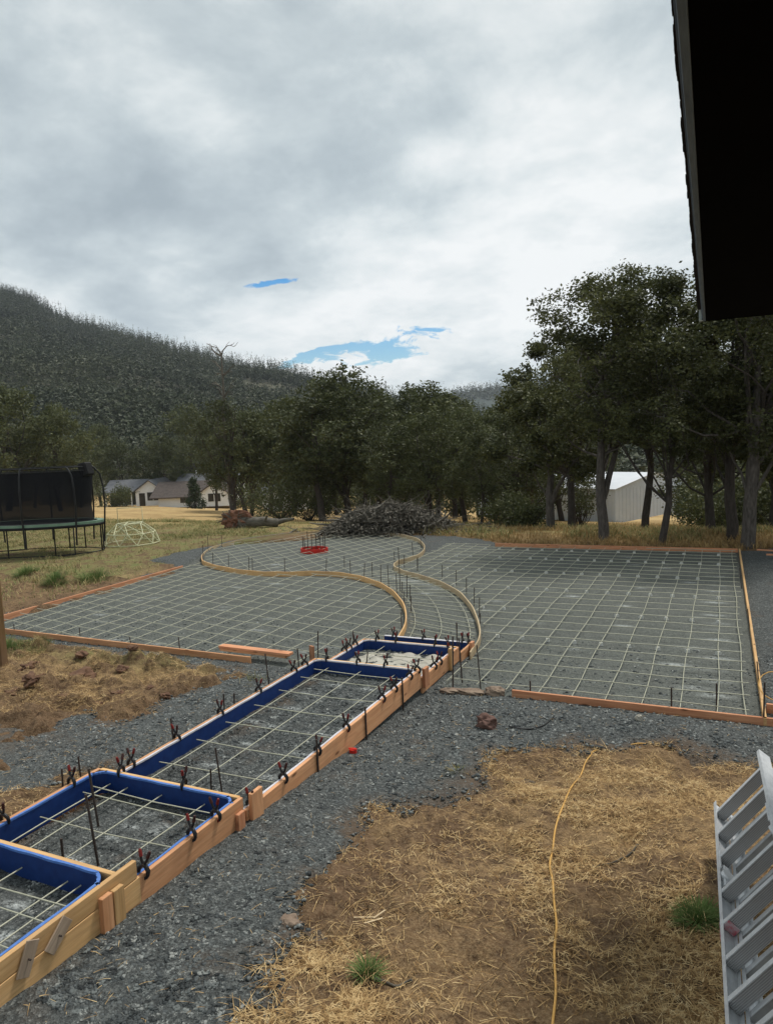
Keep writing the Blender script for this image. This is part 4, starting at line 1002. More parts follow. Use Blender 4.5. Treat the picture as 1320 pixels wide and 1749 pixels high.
def houses():
    yaw = math.atan2(.416, .909); Y = 92.0
    def start(name, px): c_ = col_at(px, Y, 868); return frame_obj(name, (c_[0], c_[1], c_[2]-.1), yaw)
    k = 1/10.4  # metres per photo pixel at that distance
    def bx(root, nm, mat, x0, x1, y0, y1, z0, z1):
        m = MB(); m.box(x0, x1, y0, y1, z0, z1); return m.build(nm, MT[mat], root, keep=False)
    # white gabled house with porch; origin at px 175
    r = start('white_house', 178)
    bx(r, 'wall', 'white_wall', 0, 10, 3, 9, 0, 2.9); m = MB(); m.box(5.6, 10.4, 0, 8.9, 0, 2.6); prism(m, 5.6, 10.4, 0, 8.9, 2.6, 4.3, 'y'); m.build('gable_wall', MT['white_wall'], r, keep=False)
    m = MB(); roof_slabs(m, 0, 6.0, .4, 9, 2.55, 4.3, 'x'); m.build('roof', MT['grey_roof'], r, keep=False)
    m = MB(); roof_slabs(m, 5.6, 10.4, 0, 8.9, 2.62, 4.32, 'y', .16, .5); m.build('gable_roof', MT['grey_roof'], r, keep=False)
    for x in (.2, 1.7, 3.2, 4.6): bx(r, 'porch_post', 'white_wall', x, x+.16, .5, .66, 0, 2.6)
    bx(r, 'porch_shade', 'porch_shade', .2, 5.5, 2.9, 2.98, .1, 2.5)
    bx(r, 'door', 'window_dark', 6.2, 7.2, -.05, .05, 0, 2.2)
    w = bx(r, 'window', 'window_dark', 7.6, 9.6, -.05, .05, .9, 2.3); bx(w, 'window_frame', 'white_wall', 8.55, 8.65, -.09, -.06, .9, 2.3)
    tag(r, 'white house with a porch and a bright white gable, right of the trampoline', 'house')
    r = start('brown_roofed_house', 272)
    bx(r, 'wall', 'white_wall', 0, 7, 0, 8, 0, 2.0); m = MB(); roof_slabs(m, -.6, 9.0, 0, 9.5, 1.85, 3.9, 'x', .16, .7); m.build('roof', MT['brown_roof'], r, keep=False)
    m = MB(); m.box(7, 11.6, -.8, 8, 0, 2.2); prism(m, 7, 11.6, -.8, 8, 2.2, 3.7, 'y'); m.build('gable_wall', MT['white_wall'], r, keep=False)
    m = MB(); roof_slabs(m, 7, 11.6, -.8, 8, 2.22, 3.72, 'y', .16, .45); m.build('gable_roof', MT['brown_roof'], r, keep=False)
    m = MB(); roof_slabs(m, 1.5, 12, 5, 14, 3.1, 5.0, 'x', .16, .4); m.build('rear_roof', MT['grey_roof'], r, keep=False)
    bx(r, 'rear_wall', 'white_wall', 1.6, 11.9, 5.5, 13.5, 0, 3.1)
    w = bx(r, 'window', 'window_dark', 3.6, 5.6, -.05, .05, .7, 1.7); bx(w, 'window_frame', 'white_wall', 4.55, 4.65, -.09, -.06, .7, 1.7)
    w = bx(r, 'window', 'window_dark', 8.4, 10.4, -.86, -.75, .8, 2.1); bx(w, 'window_frame', 'white_wall', 9.35, 9.45, -.9, -.87, .8, 2.1)
    m = MB(); m.tube([(4, 9.5, 4.8), (4, 9.5, 5.6)], .12, 8); m.tube([(6.4, 9.5, 4.8), (6.4, 9.5, 5.4)], .1, 8); m.build('vent_pipe', MT['white_wall'], r, keep=False)
    tag(r, 'low white house under a dark brown roof behind the conifer bush', 'house')
    r = start('grey_roofed_house', 450)
    bx(r, 'wall', 'white_wall', 0, 10.5, 0, 7, 0, 2.4); m = MB(); roof_slabs(m, 0, 10.5, 0, 8, 2.4, 4.3, 'x'); m.build('roof', MT['grey_roof'], r, keep=False)
    m = MB(); m.box(.6, 4.2, -1.2, 1, 0, 2.4); prism(m, .6, 4.2, -1.2, 1, 2.4, 3.6, 'y'); m.build('gable_wall', MT['white_wall'], r, keep=False)
    m = MB(); roof_slabs(m, .6, 4.2, -1.2, 1, 2.42, 3.62, 'y', .14, .35); m.build('gable_roof', MT['grey_roof'], r, keep=False)
    for x in (1.6, 5.6, 8.2): bx(r, 'window', 'window_dark', x, x+1.2, -1.26 if x < 2 else -.05, -1.15 if x < 2 else .05, .9, 1.9)
    tag(r, 'white house with a grey roof seen through the thicket', 'house')
    # white metal barn
    c_ = col_at(1050, 62, 893); r = frame_obj('metal_barn', (c_[0], c_[1], c_[2]-.1), math.atan2(.416, .909)+.72)
    m = MB(); W_, D_, E_, T_ = 12.5, 15.0, 2.85, 3.85
    # gable faces local -y ; long side to the left
    m.box(0, W_, 0, D_, 0, E_); prism(m, 0, W_, 0, D_, E_, T_, 'y'); 
    m.build('wall', MT['barn_wall'], r, keep=False)
    m = MB(); roof_slabs(m, 0, W_, 0, D_, E_+.01, T_+.01, 'y', .06, .12); m.build('roof', MT['barn_roof'], r, keep=False)
    m = MB()
    for i in range(22): m.box(.02+i*W_/22, .05+i*W_/22, -.03, -.003, 0, E_)
    for i in range(40): m.box(-.03, -.003, .1+i*D_/40, .13+i*D_/40, 0, E_)
    m.build('panel_ribs', MT['barn_wall'], r, keep=False)
    tag(r, 'white metal barn behind the oaks on the right', 'barn')
houses()

# ------------------------------------------------------------------ trampoline and climbing dome
def trampoline():
    C0 = g(178, 941)[:2]; cx, cy = C0[0]-2.15*.909, C0[1]-2.15*.416
    zb = float(base_h(cx, cy)); root = empty('trampoline', (cx, cy, zb)); R_ = 2.15; hm = 1.10
    ring = lambda r, z, n=48: [(r*math.cos(2*math.pi*i/n), r*math.sin(2*math.pi*i/n), z) for i in range(n+1)]
    m = MB(); m.tube(ring(R_, hm-.05), .035, 6); m.build('frame', MT['black_tube'], root, keep=False)
    m = MB(); n = 48
    for i in range(n):
        a_, b_ = 2*math.pi*i/n, 2*math.pi*(i+1)/n
        for r0, r1, z0, z1 in ((R_-.16, R_+.05, hm, hm), (R_+.05, R_+.05, hm, hm-.08)):
            m.quad((r0*math.cos(a_), r0*math.sin(a_), z0), (r1*math.cos(a_), r1*math.sin(a_), z1), (r1*math.cos(b_), r1*math.sin(b_), z1), (r0*math.cos(b_), r0*math.sin(b_), z0))
    m.build('pad', [MT['pad_green']], root, keep=False)
    m = MB(); m.tube(ring(R_+.03, hm-.12), .05, 6); m.build('skirt', MT['black_matte'], root, keep=False)
    m = MB(); m.add([(0, 0, hm-.03)]+[((R_-.26)*math.cos(2*math.pi*i/n), (R_-.26)*math.sin(2*math.pi*i/n), hm-.02) for i in range(n)], [(0, 1+i, 1+(i+1) % n) for i in range(n)]); m.build('mat', MT['black_matte'], root, keep=False)
    a0 = math.atan2(.416, .909)-.0
    for i in range(6):
        a_ = a0+.10+i*math.pi/3; m = MB()
        pr = lambda r, da, z: (r*math.cos(a_+da), r*math.sin(a_+da), z)
        m.tube([pr(R_-.02, -.16, hm-.06), pr(R_-.02, -.16, .04), pr(R_-.02, .16, .04), pr(R_-.02, .16, hm-.06)], .026, 6); m.build('leg', MT['black_tube'], root, keep=False)
    m = MB(); m.tube(ring(R_-.05, .06), .018, 5); m.build('base_ring', MT['black_tube'], root, keep=False)
    NP = 8
    for i in range(NP):
        a_ = a0+.02+i*2*math.pi/NP; m = MB()
        m.tube([(r*math.cos(a_), r*math.sin(a_), z) for r, z in ((R_+.05, .35), (R_+.09, .9), (R_+.15, 1.6), (R_+.14, 2.2), (R_+.06, 2.65), (R_-.12, 2.86), (R_-.25, 2.93))], .03, 7); m.build('pole', MT['black_tube'], root, keep=False)
    m = MB(); m.tube(ring(R_-.2, 2.92), .02, 5); m.tube(ring(R_-.18, 2.80), .012, 5); m.build('top_ring', MT['black_tube'], root, keep=False)
    m = MB()
    for i in range(n):
        a_, b_ = 2*math.pi*i/n, 2*math.pi*(i+1)/n; prof = ((R_-.28, hm+.02), (R_-.33, 1.6), (R_-.25, 2.3), (R_-.2, 2.78))
        for (r0, z0), (r1, z1) in zip(prof[:-1], prof[1:]):
            m.quad((r0*math.cos(a_), r0*math.sin(a_), z0), (r0*math.cos(b_), r0*math.sin(b_), z0), (r1*math.cos(b_), r1*math.sin(b_), z1), (r1*math.cos(a_), r1*math.sin(a_), z1))
    m.build('safety_net', MT['net_black'], root, keep=False)
    m = MB(); a_ = a0-.22
    M = Matrix.Translation((1.95*math.cos(a_), 1.95*math.sin(a_), 2.72)) @ Matrix.Rotation(a_, 4, 'Z') @ Matrix.Rotation(-.25, 4, 'Y')
    m.box(-.18, .12, -.28, .28, -.12, .34, M, bev=.05); m.tube([M @ Vector((-.2-.22+.22*math.cos(t*.5236), .22*math.sin(t*.5236), -.05)) for t in range(13)], .012, 5)
    m.build('hoop', MT['black_matte'], root, keep=False)
    root.rotation_euler = (0, 0, a0); root.scale = (1, .5, 1)
    for ch in root.children: ch.data.transform(Matrix.Rotation(-a0, 4, 'Z'))
    tag(root, 'round black trampoline with a tall safety net and green edge pad', 'trampoline')
trampoline()
def dome():
    c_ = g(226, 928); root = empty('climbing_dome', (c_[0], c_[1], float(base_h(c_[0], c_[1])))); R_ = .98
    rings = [(1.0, .04, 10, 0), (.86, .42, 10, .5), (.48, .76, 5, 0)]; P = []
    for r, z, n, o_ in rings: P.append([(R_*r*math.cos(2*math.pi*(i+o_)/n), R_*r*math.sin(2*math.pi*(i+o_)/n), z) for i in range(n)])
    E_ = []
    for i in range(10):
        E_ += [(P[0][i], P[0][(i+1) % 10]), (P[1][i], P[1][(i+1) % 10]), (P[0][i], P[1][i]), (P[0][(i+1) % 10], P[1][i])]
    for i in range(5):
        for d in (-1, 0, 1): E_.append((P[2][i], P[1][(2*i+d) % 10]))
        E_.append((P[2][i], P[2][(i+1) % 5])); E_.append((P[2][i], P[1][(2*i+2) % 10]) if i % 2 else (P[2][i], P[2][(i+2) % 5]))
    for a_, b_ in E_:
        m = MB(); m.tube([a_, b_], .017, 5); m.build('bar', MT['dome_tube'], root, keep=False)
    m = MB(); ax = Vector((.909, .416, 0)); z = Vector((0, 0, 1))
    p = [ax*-.45+z*.74, ax*-.45+z*1.32, ax*.45+z*1.32, ax*.45+z*.74]
    m.tube(p, .015, 5); m.build('top_frame', MT['dome_tube'], root, keep=False)
    tag(root, 'pale yellow geodesic climbing dome on the lawn right of the trampoline', 'climbing frame')
dome()

# ------------------------------------------------------------------ slab form boards
def curved_board(pts, zt, h, t, label, mat='ply_pale', name='curved_form_board'):
    n = len(pts); c0 = np.array([pts[0][0], pts[0][1], zt]); V = []; F = []
    for i in range(n):
        a_ = np.array(pts[max(i-1, 0)]); b_ = np.array(pts[min(i+1, n-1)]); d = (b_-a_)/(np.linalg.norm(b_-a_)+1e-9); nn = np.array([-d[1], d[0]])*t/2
        zz = zt+.006*math.sin(i*.9)
        for s_, z in ((1, zz), (-1, zz), (-1, zt-h), (1, zt-h)):
            V.append((pts[i][0]+nn[0]*s_-c0[0], pts[i][1]+nn[1]*s_-c0[1], z-c0[2]))
    for i in range(n-1):
        for k in range(4): F.append((i*4+k, i*4+(k+1) % 4, i*4+4+(k+1) % 4, i*4+4+k))
    F.append((0, 3, 2, 1)); F.append((4*n-4, 4*n-3, 4*n-2, 4*n-1))
    me = bpy.data.meshes.new(name); me.from_pydata(V, [], F); me.update(); o = link(name, me, MT[mat]); o.location = c0
    return tag(o, label, 'form board')
curved_board(cR, .012, .15, .022, 'pale bent board round the far side of the circle and the path'+chr(39)+'s right')
curved_board(cL[1:], .012, .14, .022, 'bent yellow board along the near side of the circle and the path', 'lumber_yellow')
def form(p0, p1, h, mat, label, t=.038, name='form_board', z=0.0):
    return tag(board(name, (*p0, z), (*p1, z), h, t, MT[mat]), label, 'form board')
form(NRl, (1.1, 9.17), .135, 'lumber_red', 'reddish board along the near edge of the right slab')
form((.5, 9.15), (.52, 21.98), .13, 'lumber_yellow', 'long yellow board along the right edge of the right slab')
form(FRl, (.48, 21.95), .15, 'lumber_red', 'red board along the far edge of the right slab')
form(LL0, LL1, .16, 'lumber_red', 'red board along the far left edge of the left slab')
form(LN0, LN1, .135, 'lumber_orange', 'orange board along the near edge of the left slab')
p0, p1 = g(378, 1104, .04), g(497, 1118, .04)
form(p0[:2], p1[:2], .04, 'lumber_red', 'upper of two short loose boards at the right end of the left slab edge', .14, 'loose_board', .07)
form(g(380, 1108)[:2], g(492, 1121)[:2], .04, 'lumber_orange', 'lower of two short loose boards at the right end of the left slab edge', .14, 'loose_board', .026)
form(g(1308, 1204)[:2], (g(1308, 1204)[0]+.9, g(1308, 1204)[1]-.1), .12, 'lumber_red', 'short red board outside the near right corner of the slab', z=.02)
for q0, q1, lb in (((1292, 938), (1345, 941), 'thin loose plank lying farthest back on the gravel at the right edge'), ((1308, 946), (1350, 948), 'red loose plank lying in front of another at the far right edge')):
    a_, b_ = g(*q0, .06), g(*q1, .06); form(a_[:2], b_[:2], .03, 'lumber_red', lb, .12, 'loose_board', .06)

# ------------------------------------------------------------------ rebar grids
def bar_run(x0, y0, x1, y1, inside, z, step=.06):
    L = math.hypot(x1-x0, y1-y0); n = int(L/step); t = np.linspace(0, 1, n+1); x = x0+(x1-x0)*t; y = y0+(y1-y0)*t
    ok = inside(x, y); runs = []; s_ = None
    for i in range(n+1):
        if ok[i] and s_ is None: s_ = i
        if (not ok[i] or i == n) and s_ is not None:
            if i-s_ > 5: runs.append((s_, i-1))
            s_ = None
    out = []
    for a_, b_ in runs:
        idx = list(range(a_, b_, 12))+[b_]; off = random.uniform(0, 20)
        out.append([(x[i]+.012*math.sin(off+i*.11), y[i]+.012*math.cos(off+i*.09), z+.007*math.sin(off+i*.23)) for i in idx])
    return out
def grid(name, label, origin, runs, r=.0066):
    root = empty(name, origin)
    for p in runs:
        m = MB(); m.tube(p, r, 4, True, True); m.build('rebar', MT['rebar_pale'], root)
    return tag(root, label, 'rebar grid')
def shrink(P, d): return lambda x, y: sdf(x, y, P) > d
inR = shrink(poly_right, .07); inL = shrink(poly_left, .07); inC = shrink(poly_circle, .07); inP = shrink(poly_path, .06)
runs = []
XS = [.30]+[-.0-.437*k for k in range(0, 19)]; YS = [9.47+.4955*k for k in range(26)]
for x in XS: runs += bar_run(x, 9.1, x+.03, 22.2, inR, -.05)
for y in YS: runs += bar_run(-9, y-.01, .6, y+.01, inR, -.038)
grid('rebar_grid', 'large pale rebar mat in the right slab', (-2, 15, -.12), runs)
runs = []
for k in range(20): x = -5.6-.45*k; runs += bar_run(x, 9, x-.055*(k+1), 18.5, inL, -.05)
for k in range(24): y = 8.0+.455*k; runs += bar_run(-5, y-.5, -15, y+1.5, inL, -.038)
grid('rebar_grid', 'pale rebar mat in the left slab', (-9, 13, -.12), runs)
runs = []
for k in range(-14, 15):
    c0 = np.array([-11.6, 20.0]); d1 = np.array([-.72, .69]); d2 = np.array([.22, .975]); n1 = np.array([.69, .72]); n2 = np.array([.975, -.22])
    a_ = c0+n1*k*.46-d1*7; b_ = c0+n1*k*.46+d1*7; runs += bar_run(*a_, *b_, inC, -.05)
    a_ = c0+n2*k*.50-d2*7; b_ = c0+n2*k*.50+d2*7; runs += bar_run(*a_, *b_, inC, -.038)
grid('rebar_grid', 'pale diagonal rebar mat in the round slab', (-11.6, 20, -.12), runs)
# path: bars across plus three bent bars along
runs = []
def offs(P, d):
    out = []
    for i in range(len(P)):
        a_ = np.array(P[max(i-1, 0)]); b_ = np.array(P[min(i+1, len(P)-1)]); t = (b_-a_)/(np.linalg.norm(b_-a_)+1e-9); out.append((P[i][0]-t[1]*d, P[i][1]+t[0]*d))
    return out
pr_ = cR[kR+4:]; pl_ = cL[kL+2:]
runs.append([(x, y, -.05) for x, y in offs(pr_, -.17)][2:]); runs.append([(x, y, -.05) for x, y in offs(pl_, .17)][2:])
mid = []
for i in range(24):
    t = i/23; a_ = pr_[int(t*(len(pr_)-1))]; b_ = pl_[int(t*(len(pl_)-1))]; mid.append(((a_[0]+b_[0])/2, (a_[1]+b_[1])/2, -.05))
    if i % 1 == 0: runs.append([(a_[0]+(b_[0]-a_[0])*s_, a_[1]+(b_[1]-a_[1])*s_, -.038) for s_ in (.06, .35, .65, .94)])
runs.append(mid)
grid('rebar_grid', 'pale bent rebar in the curved path', (-5, 13, -.12), runs)
# walkway boxes
def box_grid(y0, y1, z, xs, ys, label, name='rebar_grid'):
    runs = []
    for x in xs: runs.append([(x+random.uniform(-.02, .02), y0+.08, z), (x, (y0+y1)/2, z+.01), (x+random.uniform(-.02, .02), y1-.05, z)])
    for y in ys: runs.append([(WX0+.08, y+random.uniform(-.03, .03), z+.012), ((WX0+WX1)/2, y, z+.004), (WX1-.1, y+random.uniform(-.03, .03), z+.012)])
    grid(name, label, ((WX0+WX1)/2, (y0+y1)/2, z-.08), runs, .0065)
box_grid(YC-.2, YB, .28-.105, [-5.05, -4.55, -4.05, -3.82], [4.95, 5.5, 6.05, 6.6, 7.15, 7.7, 8.25, 8.6], 'rebar in the longest blue lined step form')
box_grid(YD-.1, YC, .42-.105, [-5.12, -4.9, -4.5, -4.05], [3.55, 4.05, 4.5, 4.6], 'rebar in the square blue step form second from the camera')
box_grid(YN, YD, .56-.12, [-5.0, -4.55, -4.1, -3.95], [2.0, 2.45, 2.7, 2.95, 3.1], 'rebar in the blue step form nearest the camera')
box_grid(YB, YA, .06, [-4.9, -4.2], [9.2, 9.9], 'few bars over the pale sheet in the lowest blue step form')

# spacer blocks under crossings
def spacers():
    m = MB(); b_ = [(-.034, -.034, 0), (.034, -.034, 0), (.034, .034, 0), (-.034, .034, 0), (-.026, -.026, .055), (.026, -.026, .055), (.026, .026, .055), (-.026, .026, .055), (0, -.026, .045), (0, .026, .045)]
    m.add(b_, [(3, 2, 1, 0), (0, 1, 5, 8, 4), (1, 2, 6, 5), (2, 3, 7, 9, 6), (3, 0, 4, 7), (4, 8, 9, 7), (8, 5, 6, 9)])
    me = m.mesh('spacer_block'); me.materials.append(MT['concrete']); k = 0
    for j, yi in enumerate((5, 9, 13, 17, 21, 24)):
        y = YS[yi]
        for i, x in enumerate(XS[1:]):
            if inR(np.array([x]), np.array([y]))[0] and random.random() < .85:
                k = i; o = bpy.data.objects.new('spacer_block', me); COL.objects.link(o); o.location = (x, y, -.115); o.rotation_euler = (0, 0, random.uniform(0, 1.5))
                tag(o, f'pale spacer block, {ORD[j]} row from the near edge, {ORD[i]} from the right slab edge', 'spacer', 'concrete spacers under the right rebar mat')
spacers()

# ------------------------------------------------------------------ red ring with upright bars
def red_ring():
    c_ = g(537, 942, -.1); root = empty('fire_pit_ring', c_); m = MB(); n = 28; R_ = .38
    P = []
    for i in range(n):
        a_ = 2*math.pi*i/n; w = .006*math.sin(5*a_)
        for r, z in ((R_+.015, -.02), (R_+.015+w*.3, .12+w), (R_-.01, .12+w), (R_-.01, -.02)): P.append((r*math.cos(a_)*1.15, r*math.sin(a_), z))
    F = [(4*i+k, 4*((i+1) % n)+k, 4*((i+1) % n)+(k+1) % 4, 4*i+(k+1) % 4) for i in range(n) for k in range(4)]
    m.add(P, F); m.build('ring', MT['red_plastic'], root, keep=False)
    for i in range(8):
        a_ = i*math.pi/4+.3; m = MB(); r = R_*.88; m.tube([(r*math.cos(a_)*1.1, r*math.sin(a_), -.02), (r*math.cos(a_)*1.1, r*math.sin(a_), .50 if i % 3 else .62)], .012, 6); m.build('upright_bar', MT['steel_dark'], root, keep=False)
    tag(root, 'red plastic ring with upright dark bars in the middle of the round slab', 'pit ring')
red_ring()

# ------------------------------------------------------------------ stakes
def stake(tx, ty, bx_, by_, z0, label, group, r=.0085):
    b_ = g(bx_, by_, z0)
    if 'outside the right boards of the step' in label: b_[0] = max(b_[0], WX1+.032); b_[1] += .0
    t_ = atY(tx, ty, b_[1]); b_[2] -= .08
    if 'outside the right boards of the step' in label: t_[0] = max(t_[0], WX1+.030)
    m = MB(); v = Vector(t_)-Vector(b_); m.tube([(0, 0, 0), v*.5, v], r, 6); o = m.build('steel_stake', MT['steel_dark']); o.location = b_
    return tag(o, label, 'stake', group)
def stake_row(lst, z0, what, group, r=.0085):
    for i, (a_, b_, c_, d_) in enumerate(sorted(lst, key=lambda q: q[2])): stake(a_, b_, c_, d_, z0, f'{ORD[i]} steel stake from the left {what}', group, r)
S6 = lambda a_, b_, c_, d_: (640+a_/6, 950+b_/6, 640+c_/6, 950+d_/6)
S2 = lambda a_, b_, c_, d_: (320+a_/2.444, 880+b_/2.444, 320+c_/2.444, 880+d_/2.444)
stake_row([S6(690, 90, 690, 215), S6(833, 140, 833, 280), S6(938, 220, 938, 380), S6(1018, 320, 1016, 500), S6(1072, 420, 1068, 615), S6(1080, 585, 1078, 680), S6(435, 15, 435, 145), (814, 1102, 821, 1175)], -.1, 'outside the right board of the curved path', 'stakes along the curved path')
stake_row([S6(130, 90, 145, 315), S6(60, 85, 62, 300), S6(218, 180, 225, 375), S6(300, 360, 302, 490), S6(270, 575, 275, 730), S2(581, 180, 578, 245), S2(679, 188, 681, 258), S2(740, 200, 736, 275)], -.1, 'along the left board of the curved path', 'stakes along the curved path')
stake_row([S6(280, 260, 282, 400), S6(328, 195, 330, 440), S6(360, 295, 362, 460), S6(372, 410, 370, 570), S6(835, 680, 840, 870), (680, 935, 684, 1015)], -.1, 'standing inside the curved path', 'stakes along the curved path')
stake_row([S2(65, 125, 68, 198), S2(107, 155, 108, 220), S2(172, 165, 172, 232), S2(257, 175, 258, 238), S2(271, 175, 272, 240), S2(406, 180, 406, 245)], -.1, 'along the near side of the round slab', 'stakes round the circle')
stake_row([S2(937, 112, 942, 168), S2(973, 85, 975, 145), S2(905, 165, 905, 215), S2(961, 175, 961, 228), S2(863, 150, 864, 195)], -.1, 'where the round slab meets the right slab', 'stakes round the circle')
stake_row([S2(655, 170, 655, 222), S2(770, 195, 772, 255)], -.1, 'inside the mouth of the round slab', 'stakes round the circle')
stake_row([S2(85, 88, 88, 142), S2(143, 85, 145, 128)], .0, 'in the lawn left of the round slab', 'stakes round the circle')
stake_row([(905, 1163, 905, 1190), (1146, 1174, 1146, 1218), (1223, 1167, 1223, 1213), (1305, 1165, 1303, 1238)], -.1, 'along the near edge of the right slab', 'stakes along the right slab', .011)
stake_row([(24, 1066, 26, 1084), (136, 1072, 138, 1092), (221, 1087, 228, 1108), (305, 1088, 308, 1113)], -.1, 'along the near edge of the left slab', 'stakes along the left slab')
stake_row([(152, 1313, 170, 1412), (147, 1357, 170, 1478), (105, 1432, 110, 1482)], .22, 'standing inside the square step form', 'stakes at the step forms', .0105)
stake_row([(134, 1292, 139, 1328), (106, 1313, 108, 1345), (292, 1227, 298, 1272), (382, 1185, 383, 1208), (400, 1184, 400, 1202), (453, 1117, 460, 1168), (508, 1107, 510, 1130), (543, 1078, 543, 1120), (603, 1078, 604, 1100)], .12, 'behind the left boards of the step forms', 'stakes at the step forms', .0095)
stake_row([(360, 1313, 361, 1360), (368, 1277, 382, 1362)], .1, 'just beyond the far board of the square step form', 'stakes at the step forms')
stake_row([(523, 1260, 533, 1335), (606, 1205, 611, 1262), (666, 1155, 669, 1206), (773, 1087, 773, 1170), (783, 1090, 789, 1157)], -.02, 'outside the right boards of the step forms', 'stakes at the step forms', .0105)
stake_row([(628, 1114, 623, 1151), (780, 1064, 780, 1099)], .12, 'beside the lowest step form', 'stakes at the step forms')
stake_row([(1262, 970, 1266, 1000), (1292, 1130, 1296, 1170), (1276, 1040, 1280, 1070)], -.05, 'outside the right edge board', 'stakes along the right slab')

# ------------------------------------------------------------------ step forms
def liner(path, zt, h, t, mat_top, parent, name='liner'):
    pts = spline(path, 6); n = len(pts); m = MB(); V = []; F = []
    for i in range(n):
        a_ = pts[max(i-1, 0)]; b_ = pts[min(i+1, n-1)]; d = (b_-a_)/(np.linalg.norm(b_-a_)+1e-9); nn = np.array([d[1], -d[0]])*t
        q = pts[i]+nn
        V += [(pts[i][0], pts[i][1], zt), (q[0], q[1], zt), (q[0], q[1], zt-h), (pts[i][0], pts[i][1], zt-h)]
    F = [(4*i+k, 4*i+(k+1) % 4, 4*i+4+(k+1) % 4, 4*i+4+k) for i in range(n-1) for k in range(4)]
    m.add(V, F); o = m.build(name, MT['liner_navy'], parent)
    m = MB(); V = []
    for i in range(n):
        a_ = pts[max(i-1, 0)]; b_ = pts[min(i+1, n-1)]; d = (b_-a_)/(np.linalg.norm(b_-a_)+1e-9); nn = np.array([d[1], -d[0]])*(t+.004+.004*math.sin(i*1.3))
        p = pts[i]; q = pts[i]+nn; zz = zt+.003
        V += [(p[0], p[1], zz+.006), (q[0], q[1], zz+.006), (q[0], q[1], zz-.012), (p[0], p[1], zz-.012+.010)]
    m.add(V, F); m.build('liner_top_lit_or_white', MT[mat_top], parent)  # blue version paints sunlight on the top edge; white version is tape
def rounded(x0, x1, y0, y1, r=.13):
    P = [(x0, y0)]
    k = int(max(2, (y1-r-y0)/.5))
    for i in range(1, k): P.append((x0, y0+(y1-r-y0)*i/k))
    for a_ in (180, 157, 135, 112, 90): t = math.radians(a_); P.append((x0+r+r*math.cos(t), y1-r+r*math.sin(t)))
    for i in range(1, 3): P.append((x0+r+(x1-x0-2*r)*i/3, y1))
    for a_ in (90, 67, 45, 22, 0): t = math.radians(a_); P.append((x1-r+r*math.cos(t), y1-r+r*math.sin(t)))
    for i in range(1, k): P.append((x1, y1-r-(y1-r-y0)*i/k))
    P.append((x1, y0)); return P
def step_form(y0, y1, zt, hb, mats, top_mat, label, r=.13, liner_h=.20, rext=0.0, double=False, leftmat='lumber_orange', two_tone=None):
    root = empty('step_form', ((WX0+WX1)/2, (y0+y1)/2, zt-hb)); T_ = .038
    board('side_board', (WX1, y0, zt), (WX1, y1+rext, zt), hb if not double else .125, T_, MT[mats[0]], root)
    if double: board('side_board', (WX1+.002, y0, zt-.130), (WX1+.002, y1+rext+.02, zt-.130), hb-.13, T_, MT[mats[0]], root)
    board('side_board', (WX0, y0, zt), (WX0, y1-.0, zt), hb, T_, MT[leftmat], root)
    board('cross_board', (WX0+.02, y1, zt-.001), (WX1-.02, y1, zt-.001), .14, T_, MT[mats[1]], root)
    liner(rounded(WX0+.02, WX1-.02, y0+.0, y1-.02, r), zt-.008, liner_h, .018, top_mat, root)
    return tag(root, label, 'step form')
step_form(YB+.04, YA, .14, .22, ('lumber_orange', 'lumber_yellow'), 'liner_white', 'lowest blue lined step form, with a pale sheet in it')
step_form(YC+.04, YB, .28, .26, ('lumber_orange', 'lumber_yellow'), 'liner_white', 'longest blue lined step form in the middle of the walkway')
step_form(YD+.04, YC, .42, .25, ('lumber_orange', 'lumber_yellow'), 'liner_top_lit_or_white', 'square blue lined step form second from the camera')
step_form(YN-.3, YD, .56, .31, ('lumber_yellow', 'lumber_yellow'), 'liner_top_lit_or_white', 'blue lined step form nearest the camera, cut by the left edge', .16, rext=.17, double=True)
# lowest strip form joining the path
root = empty('end_form', ((WX0+WX1)/2+.1, YA0, -.1))
board('cross_board', (WX0+.1, YA0, .05), (WX1+.05, YA0, .05), .15, .038, MT['lumber_yellow'], root)
board('side_board', (WX1+.03, YA+.0, .05), (WX1+.03, YA0+.0, .05), .22, .038, MT['lumber_orange'], root)
m = MB(); m.box(WX0+.12, WX1, YA0-.045, YA0-.021, -.07, .058); m.build('liner', MT['liner_navy'], root)
m = MB(); m.box(WX0+.12, WX1, YA0-.048, YA0-.0, .0585, .066); m.build('liner_top_lit_or_white', MT['liner_white'], root)
tag(root, 'short blue lined end form where the steps meet the curved path', 'step form')

def cleat(name, x, y, z0, z1, w, t, mat, label, rz=0, tilt=0):
    m = MB(); m.box(-t/2, t/2, -w/2, w/2, 0, z1-z0, bev=.003); o = m.build(name, MT[mat]); 
    # grain runs up the post: rotate mesh so local X is the long axis
    me = o.data; me.transform(Matrix.Rotation(math.radians(90), 4, 'Y')); o.matrix_world = Matrix.Translation((x, y, z0)) @ Matrix.Rotation(rz, 4, 'Z') @ Matrix.Rotation(tilt, 4, 'X') @ Matrix.Rotation(math.radians(-90), 4, 'Y')
    return tag(o, label, 'cleat', 'upright wooden cleats on the step forms')
cx = WX1+.019
cleat('wood_cleat', cx+.023, 3.24, .20, .50, .09, .038, 'lumber_orange', 'left of two upright cleats at the nearest step joint')
cleat('wood_cleat', cx+.024, 3.34, .19, .495, .09, .038, 'lumber_yellow', 'right of two upright cleats at the nearest step joint')
cleat('wood_cleat', cx+.022, 4.93, .12, .42, .16, .040, 'lumber_orange', 'wide upright cleat where the square and the longest step forms meet')
cleat('wood_cleat', cx+.022, 4.70, .10, .33, .09, .036, 'lumber_red', 'short red cleat under the corner of the square step form')
